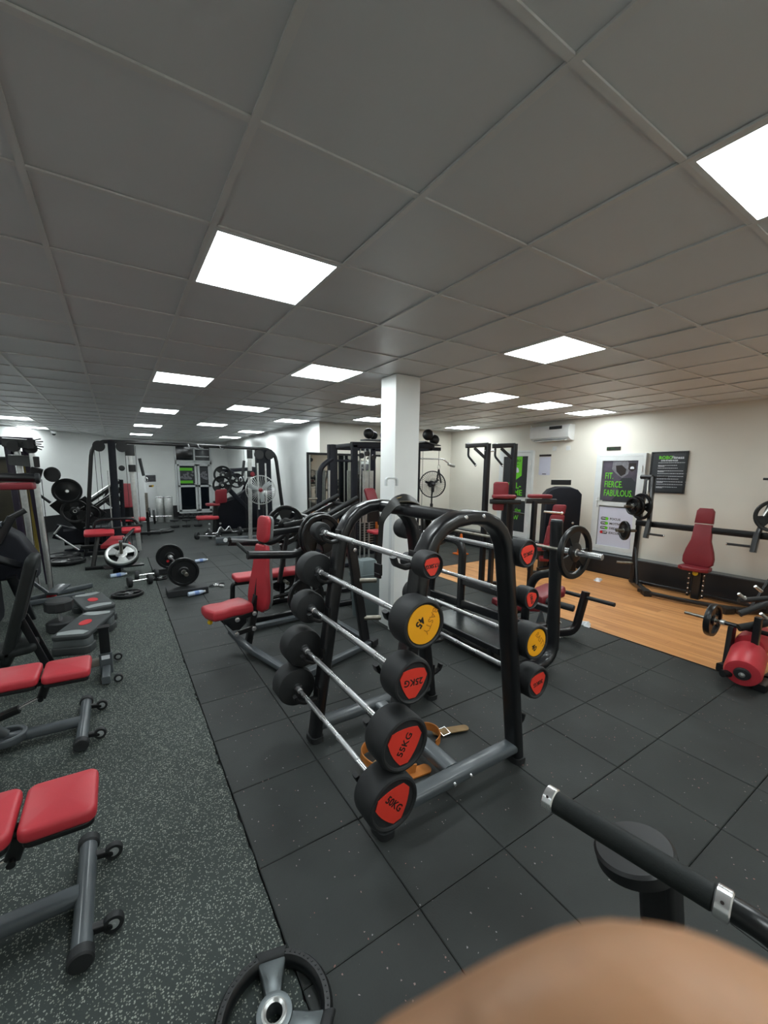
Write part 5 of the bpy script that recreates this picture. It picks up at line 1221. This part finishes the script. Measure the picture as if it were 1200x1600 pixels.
for k, (x, y, s) in enumerate(((1.376, 13.55, 0), (1.70, 13.54, 0), (2.03, 13.52, 0))):
    t = T('dumbbell', ('small dumbbell standing on end in front of the glass door, left one', 'small dumbbell standing on end in front of the glass door, middle one', 'small dumbbell standing on end in front of the glass door, right one')[k], 'dumbbell', (x, y, 0), group='dumbbells standing before the glass door')
    for z in (0, .18):
        g = G(); g.lathe([(0, 0), (.10, 0), (.12, .01), (.12, .05), (.10, .06), (0, .06)], (0, 0, z), Z1, 8); P('head', g, rub, t)
    g = G(); g.cyl((0, 0, .055), (0, 0, .185), .02, 10); P('handle', g, chrome, t)
DB = ('first', 'second', 'third', 'fourth', 'fifth', 'sixth', 'seventh')
for k in range(7):
    x = 1.9 + k * .17; t = T('dumbbell', DB[k] + ' dumbbell from the left in the row at the glass door foot', 'dumbbell', (x, 15.9, .12), group='dumbbell row at the glass door foot')
    for s in (-1, 1):
        g = G(); g.lathe([(0, 0), (.05, 0), (.05, .06), (0, .06)], (0, s * .08 - .03, 0), Y1, 8); P('head', g, rub, t)
    g = G(); g.cyl((0, -.06, 0), (0, .06, 0), .015, 8); P('handle', g, chrome, t)
t = T('dumbbell_shelf', 'low black dumbbell shelf at the foot of the glass door', 'shelf', (2.4, 15.9, 0), world=True)
bm(t, 'shelf_board', black, ((1.75, 15.9, .05), (3.1, 15.9, .05), .3, .04))
bm(t, 'shelf_foot', black, ((1.85, 15.8, 0), (1.85, 16.0, 0.0), .04, .05), ((3.0, 15.8, 0), (3.0, 16.0, 0), .04, .05))
plate((.93, 12.75, .03), .34, (0, 0, 1), 'black plate lying flat on the far floor in front of the standing dumbbells', 'plates lying on the floor', th=.06, style='solid')

# ---- floor standing air conditioner, steel cylinders
t = T('floor_air_conditioner', 'tall white floor standing air conditioner by the left wall', 'air conditioner', (.82, 15.62, 0), world=True)
e1 = V((.72, .69, 0)).normalized(); e2 = V((.69, -.72, 0)).normalized()
R_ = Matrix.Rotation(atan2(e1.y, e1.x), 3, 'Z')
g = G(); g.sweep([V((.82, 15.62, 0)) , V((.82, 15.62, 1.60))], rr(.36, .52, .03, 3), e1); P('cabinet', g, white, t)
g = G(); g.box(V((.82, 15.62, 1.42)) + e2 * .182, (.42, .01, .22), R_); P('grille_recess', g, printg, t)
for k in range(6): g = G(); g.box(V((.82, 15.62, 1.33 + k * .035)) + e2 * .19, (.42, .02, .012), R_); P('grille_slat', g, satin, t)
g = G(); g.flat([(-.09, -.03), (.09, -.03), (.12, .03), (-.09, .03)], V((.82, 15.62, 1.17)) + e2 * .183, e1, Z1, .002); P('sticker', g, yel2, t)
g = G(); g.flat([(-.10, -.02), (.03, -.02), (.03, .02), (-.10, .02)], V((.82, 15.62, 1.17)) + e2 * .186, e1, Z1, .002); P('sticker', g, ink, t)
for k, (x, y) in enumerate(((1.14, 15.15), (1.385, 15.03))):
    t = T('steel_cylinder', ('tall brushed steel ash bin beside the floor air conditioner, left of the pair', 'tall brushed steel ash bin, right of the pair near the glass door')[k], 'bin', (x, y, 0), group='steel cylinders by the far wall')
    g = G(); g.lathe([(.12, 0), (.125, .01), (.125, .84), (.12, .85)], (0, 0, 0), Z1, 24); P('body', g, silver, t)
    g = G(); g.lathe([(.13, .80), (.132, .81), (.132, .83), (.13, .84)], (0, 0, 0), Z1, 24); P('rim', g, chrome, t)
# bench press far left of the air conditioner
t = T('bench_press', 'red padded bench press with a small barbell before the floor air conditioner', 'bench', (.2, 12.6, 0), world=True)
g = G(); g.pad(rrect(.28, .62, .05), .08, (.20, 12.3, 1.05), X1, (0, .2, 1), .02); P('backrest', g, redd, t)
g = G(); g.pad(rrect(.62, .36, .05), .08, (.25, 12.1, .42), X1, Y1, .02); P('seat', g, red, t)
bm(t, 'frame', black, ((-.05, 12.4, 0), (-.05, 12.45, 1.35), .1, .1, (0, 1, 0)), ((.1, 12.3, .06), (.9, 12.2, .06), .08, .08), ((.2, 12.2, .05), (.2, 12.2, .42), .09, .09, (0, 1, 0)), ((.62, 12.25, 0), (.62, 12.25, 1.05), .07, .07, (0, 1, 0)), ((.1, 12.25, .38), (.62, 12.25, .42), .07, .07))
g = G(); g.cyl((.62, 12.2, .62), (.62, 12.2, 1.12), .035, 12); P('rest_post', g, steel, t)
tb(t, 'load_bar', chrome, [(.68, 12.1, .50), (1.18, 12.1, .50)], .02)
plate((.76, 12.1, .50), .2, (1, 0, .0), 'small plate on the bench press bar in front of the floor air conditioner', 'plates on the far bench press', rot=.3)
plate((.66, 12.1, .62), .13, (1, 0, .0), 'second smaller plate on the bench press before the floor air conditioner', 'plates on the far bench press', rot=.3, style='solid')
plate((-.05, 12.30, 1.0), .25, (0, 1, 0), 'black plate hanging behind the dark crossover post', 'plates on the far bench press', rot=.3)

# ---- hack squat / 45 degree leg press left of the crossover
t = T('hack_squat', 'black hack squat machine with diagonal white-edged rails by the left wall', 'exercise machine', (-.6, 10.7, 0), world=True)
for y, dz in ((10.8, 0), (10.4, -.30)):
    tb(t, 'rail', silver if dz == 0 else black, [(-.75, y, .92 + dz * .6), (.05, y, 1.52 + dz * .6)], .022, 0, 10)
    bm(t, 'rail_beam', black, ((-.75, y, .85 + dz * .6), (.05, y, 1.45 + dz * .6), .05, .06))
bm(t, 'sled', black, ((-1.05, 10.5, 1.10), (-.60, 10.5, .55), .12, .34), ((-.95, 10.5, .75), (-.5, 10.5, 1.05), .10, .3), ((-.35, 10.5, .9), (-.6, 10.5, .62), .1, .3))
bm(t, 'frame', navy, ((-1.15, 10.6, .45), (-.2, 10.6, .10), .14, .3), ((-1.0, 10.4, .05), (.2, 10.4, .05), .08, .08), ((-.3, 10.5, .1), (.0, 10.6, .5), .5, .3), ((.05, 10.6, 0), (.08, 10.6, 1.5), .08, .08, (0, 1, 0)))
g = G(); g.box((-.55, 10.7, .32), (.9, .5, .34)); P('base_box', g, navy, t)
tb(t, 'white_rail', silver, [(-1.10, 10.2, .42), (-.75, 10.2, .08)], .02); tb(t, 'handle', silver, [(-1.12, 10.2, .44), (-1.0, 10.2, .60)], .02)
tb(t, 'handle', silver, [(-.2, 10.2, .44), (.02, 10.2, .44), (.02, 10.2, .62)], .015, .03)
tb(t, 'grip', rub, [(-1.35, 10.4, 1.25), (-1.15, 10.4, 1.05)], .025)
GH = 'plates on the hack squat'
plate((-.83, 9.98, 1.30), .245, (.0, 1, .1), 'large solid black plate highest on the hack squat', GH, style='solid', th=.05)
plate((-.74, 10.0, .90), .235, (.0, 1, .0), 'black grip plate in the middle of the hack squat', GH, rot=.5)
plate((-.52, 10.05, .80), .20, (.0, 1, .0), 'smaller black plate on the right of the hack squat', GH, rot=.9)
plate((-.87, 9.3, .04), .28, (0, 0, 1), 'black plate lying flat on the floor by the silver guide rods', 'plates lying on the floor', th=.07, style='solid')
plate((-1.0, 9.8, .05), .3, (0, 0, 1), 'thick black plate lying on the floor below the hack squat', 'plates lying on the floor', th=.09, style='solid')

# ---- red bench with arm rest in front of the crossover
t = T('preacher_bench', 'small red preacher curl bench in front of the cable crossover on the left', 'bench', (-.1, 8.9, 0), world=True)
g = G(); g.pad(rrect(.44, .20, .04), .07, (-.32, 8.55, .60), X1, (0, .9, .3), .02); P('arm_pad', g, red, t)
g = G(); g.pad(rrect(.30, .18, .04), .07, (.16, 8.55, .62), X1, (0, .9, .3), .02); P('arm_pad', g, red, t)
g = G(); g.pad([(-.22, .12), (.24, .12), (.14, -.2), (-.06, -.2)], .08, (-.10, 8.60, .46), X1, (0, -.9, -.35), .02); P('seat', g, red, t)
bm(t, 'rest_bar', black, ((-.50, 8.6, .64), (.34, 8.6, .72), .05, .05))
tb(t, 'back_hoop', black, [(-.42, 8.75, .66), (-.36, 8.75, .84), (.22, 8.75, .84), (.30, 8.75, .66)], .025, .12, 10)
bm(t, 'leg', black, ((-.46, 8.5, .02), (-.34, 8.6, .58), .07, .06, (0, 1, 0)), ((.02, 8.1, .10), (.06, 8.35, .55), .09, .06, (0, 1, 0)))
bm(t, 'beam', black, ((-.62, 8.9, .34), (.1, 8.75, .36), .06, .07), ((-.56, 8.5, .03), (-.16, 8.45, .03), .07, .06))
tb(t, 'brace', black, [(.02, 8.2, .1), (.02, 8.2, .52), (.20, 8.5, .66)], .03, .1, 10)
tb(t, 'foot_bar', silver, [(-.50, 8.9, .16), (-.2, 8.9, .14)], .018)
# chrome-faced plate on a peg with its stand
t = T('plate_stand', 'short black plate stand with a tilted silver peg on the mat edge', 'plate stand', (-.06, 7.95, 0), world=True)
bm(t, 'post', black, ((-.10, 8.05, .02), (-.08, 8.0, .40), .11, .09, (0, 1, 0)))
bm(t, 'foot', black, ((-.28, 7.9, .13), (.28, 8.0, .12), .20, .03), ((-.12, 8.0, .03), (-.05, 8.3, .03), .08, .06))
tb(t, 'peg', steel, [(-.02, 7.92, .28), (-.015, 7.86, .56)], .026, 0, 14)
g = G(); g.lathe([(.026, 0), (.03, .004), (.03, .02), (0, .024)], (-.015, 7.86, .55), (0, -.2, 1), 14); P('peg_cap', g, chrome, t)
plate((-.02, 7.8955, .340), .235, (.0, -.62, .79), 'silver-faced black grip plate tilted on the peg at the mat edge', 'plates near the mat edge', rot=.6, th=.05, mats=[silver, silver])
plate((-.02, 7.93, .295), .245, (.0, -.62, .79), 'black plate directly under the silver-faced plate on the peg', 'plates near the mat edge', style='solid', th=.05)
plate((.02, 6.50, .022), .20, (0, .03, 1), 'black tri-grip plate lying flat on the mat near the dumbbell pair', 'plates near the mat edge', rot=.7)
plate((.47, 7.25, .014), .12, (0, 0, 1), 'small black grip plate on the tiles beside the loaded barbell', 'plates near the mat edge', rot=.7, th=.025)
def dumbbell(c, d, L, r, label, group):
    t = T('dumbbell', label, 'dumbbell', c, group=group, world=True); c = V(c); d = V(d).normalized()
    for s in (-1, 1):
        g = G(); g.lathe([(0, 0), (r * .93, 0), (r, .008), (r, .05), (r * .93, .058), (0, .058)], c + d * (s * L / 2) - d * .029, d, 20); P('head', g, rub, t)
    g = G(); g.cyl(c - d * (L / 2 - .02), c + d * (L / 2 - .02), .015, 12); P('handle', g, chrome, t)
dumbbell((.19, 6.98, .078), (1, .20, 0), .27, .078, 'round black dumbbell on the mat edge, nearer of a pair', 'dumbbell pair on the mat edge')
dumbbell((.30, 7.32, .078), (1, .05, 0), .28, .078, 'round black dumbbell on the mat edge, farther of a pair', 'dumbbell pair on the mat edge')
# loaded barbell between two rubber blocks
for k, (c, d, lab) in enumerate((((.74, 6.22, .045), (.52, .30, .09), 'low black rubber block under the near end of the loaded barbell'), ((.62, 7.70, .045), (.44, .34, .09), 'low black rubber block under the far end of the loaded barbell'))):
    g = G(); g.box((0, 0, 0), d, r=.006); TM('rubber_block', g, rub, lab, 'rubber block', c, .0, 'rubber blocks under the loaded barbell')
t = T('loaded_barbell', 'short chrome barbell on the floor linking two upright round black plates', 'barbell', (.67, 6.9, .3), world=True)
a_, b2 = V((.72, 6.18, .30)), V((.66, 7.55, .30))
g = G(); g.cyl(a_, b2, .016, 14); P('shaft', g, chrome, t); d_ = (a_ - b2).normalized()
g = G(); g.cyl(a_ - d_ * .05, a_ + d_ * .12, .027, 14, .003); P('sleeve', g, steel, t)
g = G(); g.cyl(b2 + d_ * .1, b2 + d_ * .14, .036, 14, .003); P('collar', g, chrome, t)
plate((.715, 6.27, .30), .205, (.05, 1, 0), 'upright black plate on the near end of the loaded floor barbell', 'plates on the floor barbell', style='solid', th=.06)
o = plate((.66, 7.50, .30), .21, (.05, 1, 0), 'upright black plate with red spots on the far end of the loaded floor barbell', 'plates on the floor barbell', style='solid', th=.06)
for x in (-.05, .03):
    g = G(); g.flat(circ(.022, 12), (.08 if x > 0 else .0, .07, .0), Y1, X1, .002); g.v = [v + V((.02, .0, -.031 - .0)) for v in g.v]
    dd = bpy.data.objects.new('red_dot', mesh('red_dot', g, redp)); col.objects.link(dd); dd.parent = o; dd.location = (x, 0, -.0)
def bottle(c, d, label, cm=pet, L=.24):
    t = T('water_bottle', label, 'bottle', c, group='plastic water bottles on the floor', world=True); c = V(c); d = V(d).normalized()
    g = G(); r = .032; g.lathe([(0, 0), (r * .9, .002), (r, .012), (r, .05), (r * .93, .055), (r, .06), (r, L * .66), (r * .8, L * .8), (.014, L * .93), (.014, L * .95)], c - d * L / 2, d, 18); P('body', g, cm, t)
    g = G(); g.lathe([(r + .0008, L * .35), (r + .0008, L * .6)], c - d * L / 2, d, 18); P('label_band', g, bluel, t)
    g = G(); g.lathe([(0, L), (.016, L), (.016, L * .92)][::-1], c - d * L / 2, d, 12); P('cap', g, white, t)
bottle((-.08, 7.72, .033), (1, .25, 0), 'clear water bottle with blue label lying on the mat left of the dumbbell pair')
bottle((.84, 6.03, .033), (1, .22, 0), 'crushed water bottle lying in front of the near rubber block')
bottle((1.25, 8.2, .033), (1, .2, 0), 'water bottle lying behind the red backrest of the shoulder press')
t = T('collar_clips', 'small pile of spring collars and key on the tiles right of the rubber block', 'collar clips', (1.16, 6.37, 0), world=True)
for k in range(3):
    g = G(); g.tube([(1.10 + .07 * k + .04 * cos(a), 6.36 + .02 * (k % 2) + .04 * sin(a), .014 + .006 * k) for a in [2 * pi * i / 14 for i in range(14)]], .009, closed=True, n=6); P('spring_collar', g, rub if k != 1 else chrome, t)
g = G(); g.cyl((1.20, 6.30, .02), (1.25, 6.26, .02), .016, 10); P('clip_knob', g, white, t)

# ---- machines at the left edge
t = T('functional_trainer', 'tall purple-black functional trainer with silver guide rods at the left edge', 'exercise machine', (-1.1, 7.3, 0), world=True)
bm(t, 'guide_rod', silver, ((-.845, 6.85, .02), (-.905, 6.95, 1.93), .06, .05, (0, 1, 0)), ((-1.07, 7.45, .02), (-1.13, 7.5, 2.0), .07, .05, (0, 1, 0)))
bm(t, 'post', purple, ((-.98, 7.8, 0), (-1.10, 7.9, 2.16), .075, .09, (0, 1, 0)), ((-1.20, 7.8, 0), (-1.29, 7.9, 2.16), .085, .10, (0, 1, 0)))
bm(t, 'top_beam', purple, ((-2.3, 7.9, 2.13), (-1.0, 7.9, 2.12), .12, .12), ((-1.20, 7.9, 1.95), (-1.10, 7.5, 1.92), .08, .09)); bm(t, 'cable_bracket', satin, ((-1.22, 7.4, 2.08), (-.90, 6.95, 2.05), .10, .12), ((-1.2, 7.45, 1.85), (-.86, 6.92, 1.82), .06, .14))
for k, (x, z) in enumerate(((-1.10, 2.02), (-.93, 2.0))):
    g = G(); g.lathe([(.02, -.02), (.07, -.02), (.06, 0), (.07, .02), (.02, .02)], (x, 7.1, z), (0, 1, 0), 16); P('pulley', g, satin, t)
for k in range(5): tb(t, 'loose_cable_end', rub, [(-1.0, 7.0, 2.06), (-.80 + .02 * (k % 2), 6.95, 1.98 + .035 * k)], .008, 0, 6)
bm(t, 'carriage', satin, ((-1.15, 7.45, 1.60), (-.98, 7.2, 1.62), .1, .12), ((-.92, 6.93, 1.56), (-.86, 6.9, 1.74), .12, .08, (0, 1, 0)))
g = G(); g.lathe([(0, 0), (.03, .004), (.035, .02), (.02, .03), (0, .03)], (-.885, 6.85, 1.62), (0, -1, 0), 16); P('knob', g, redd, t, 'red pull knob')
g = G(); g.lathe([(.02, -.02), (.09, -.02), (.10, 0), (.09, .02), (.02, .02)], (-.72, 6.95, 1.66), (.3, 1, 0), 20); P('pulley_disc', g, satin, t)
for x, y in ((-.82, 6.82), (-1.0, 7.05)): tb(t, 'cable', cablem, [(x, y, .1), (x, y, 1.6)], .004, 0, 5)
for (x, y) in ((-.845, 6.80), ):
    g = G(); g.lathe([(.03, 0), (.055, .02), (.05, .07), (.03, .08)], (x, y, .02), Z1, 16); P('rubber_stop', g, redp, t, 'red rubber stopper')
g = G(); g.pad(rrect(.13, 1.5, .02), .02, (-1.14, 7.97, 1.1), X1, Z1, .004); P('yellow_panel', g, mustard, t, 'mustard yellow panel')
bm(t, 'foot_plate', greym, ((-.82, 6.62, .12), (-.70, 6.85, .17), .16, .03)); bm(t, 'base_beam', greym, ((-1.2, 6.55, .04), (-.48, 6.72, .04), .06, .06), ((-1.1, 6.8, .04), (-.42, 7.2, .04), .06, .06)); bm(t, 'slope_rail', greym, ((-1.12, 6.7, .42), (-.86, 6.62, .14), .03, .04))
t = T('privacy_panel', 'dark brown marbled panel standing behind the trainer at the left edge', 'panel', (-1.88, 8.6, 0), world=True)
g = G(); g.box((-1.88, 8.6, .96), (1.02, .04, 1.86)); P('board', g, brown, t); bm(t, 'frame', satin, ((-1.37, 8.57, 0), (-1.37, 8.57, 1.9), .04, .05, (0, 1, 0)), ((-2.40, 8.57, 1.89), (-1.35, 8.57, 1.89), .04, .04))
t = T('glute_machine', 'navy black plate loaded machine with angled arm and red pad at the left edge', 'exercise machine', (-1.3, 6.0, 0), world=True)
g = G(); g.pad([(-.95, 0), (.34, 0), (.36, .22), (.22, .50), (.02, .66), (-.95, .70)], .35, (-1.20, 6.35, .48), X1, Z1, .04); P('shroud', g, navy, t)
bm(t, 'top_beam', greym, ((-1.75, 6.0, 1.12), (-1.10, 6.0, 1.13), .12, .05))
bm(t, 'arm', black, ((-1.16, 6.0, .92), (-1.02, 6.02, 1.20), .09, .08), ((-1.05, 6.02, 1.18), (-.90, 6.05, 1.27), .06, .06), ((-1.4, 6.0, .2), (-1.15, 6.0, 1.10), .08, .07))
tb(t, 'press_arm', black, [(-1.62, 5.4, 1.40), (-1.16, 5.4, 1.66), (-.68, 5.4, 1.645)], .042, .15, 14)
g = G(); g.cyl((-.70, 5.4, 1.645), (-.66, 5.4, 1.645), .05, 16, .006); P('arm_end', g, rub, t)
g = G(); g.pad(rrect(.26, .20, .02), .07, (-.84, 5.42, 1.53), X1, Y1, .015); P('arm_pad', g, redd, t)
bm(t, 'upright', black, ((-1.75, 5.5, 0), (-1.66, 5.42, 1.45), .1, .1, (0, 1, 0))); bm(t, 'seat_rail', greym, ((-1.9, 5.4, .86), (-1.08, 5.4, .87), .10, .05), ((-1.9, 5.4, .48), (-1.2, 5.4, .50), .05, .05), ((-1.9, 5.1, .18), (-1.2, 5.15, .18), .06, .05))
bm(t, 'leg', black, ((-1.25, 5.42, .02), (-1.12, 5.42, .86), .09, .09, (0, 1, 0)), ((-.95, 6.0, .0), (-1.06, 5.9, .55), .09, .07, (0, 1, 0)), ((-1.1, 5.45, .85), (-1.0, 6.1, .62), .07, .07))
g = G(); g.box((-1.6, 5.9, .30), (.8, .5, .5)); P('weight_box', g, navy, t)
for q in ((-1.4, 5.98, .95), (-1.2, 5.98, .72)): cap(t, q, (0, -1, 0), .03, 'bolt', silver)
for k, (x, z) in enumerate(((-1.42, 1.28), (-1.28, 1.22), (-1.22, 1.34), (-1.5, 1.52))):
    g = G(); g.cyl((x, 5.95, z), (x + .10, 5.94, z + .01), .018, 12, .003); P('adjuster_pin', g, silver, t)

# ================================================================ finger over the lens, lower right
def cp(u, v, d): return V((0, 0, CZ)) + cr_ * ((u - 590.55) / 638.05 * d) + cu_ * ((828.3 - v) / 638.05 * d) + fw * d
pts = [(500, 1890, .0235, 30), (545, 1872, .0232, 120), (630, 1852, .0228, 175), (760, 1835, .0225, 218), (900, 1818, .022, 262), (1050, 1805, .022, 296), (1200, 1848, .0225, 300), (1400, 1985, .024, 296), (1700, 2290, .032, 290), (2100, 2780, .05, 250)]
pp = [cp(u, v, d) for u, v, d, r in pts]; rs = [d * (r / 638) / sqrt(1 + (r / 638) ** 2) for _, _, d, r in pts]
fp = []; fr = []
for i in range(len(pp) - 1):
    for k in range(4):
        s_ = k / 4; p0_, p1_, p2_, p3_ = pp[max(i - 1, 0)], pp[i], pp[i + 1], pp[min(i + 2, len(pp) - 1)]
        fp.append(.5 * ((2 * p1_) + (p2_ - p0_) * s_ + (2 * p0_ - 5 * p1_ + 4 * p2_ - p3_) * s_ ** 2 + (3 * p1_ - p0_ - 3 * p2_ + p3_) * s_ ** 3)); fr.append(rs[i] * (1 - s_) + rs[i + 1] * s_)
fp.append(pp[-1]); fr.append(rs[-1])
t = T('finger', 'blurred brown fingertip held over the lens at the lower right corner', 'person', tuple(pp[4]), world=True)
g = G(); g.sweep(fp, circ(1.0, 28), tuple(fw), scl=fr); P('skin', g, skin, t, sharp=80)
n0 = V(pp[4]); ax_ = (pp[5] - pp[3]).normalized()
g = G(); vd = (pp[4] - V((0, 0, CZ))).normalized(); nz = (vd - ax_ * vd.dot(ax_)).normalized(); ny = nz.cross(ax_)
vs = []; 
for i in range(7):
    for j in range(7):
        a = (i - 3) / 3 * .7; vs.append(n0 + ax_ * ((j - 3) * .0014) + (nz * cos(a) + ny * sin(a)) * (rs[4] * .99 + .0004))
g.add(vs, [(i * 7 + j, i * 7 + j + 1, (i + 1) * 7 + j + 1, (i + 1) * 7 + j) for i in range(6) for j in range(6)]); P('nail', g, nail, t)
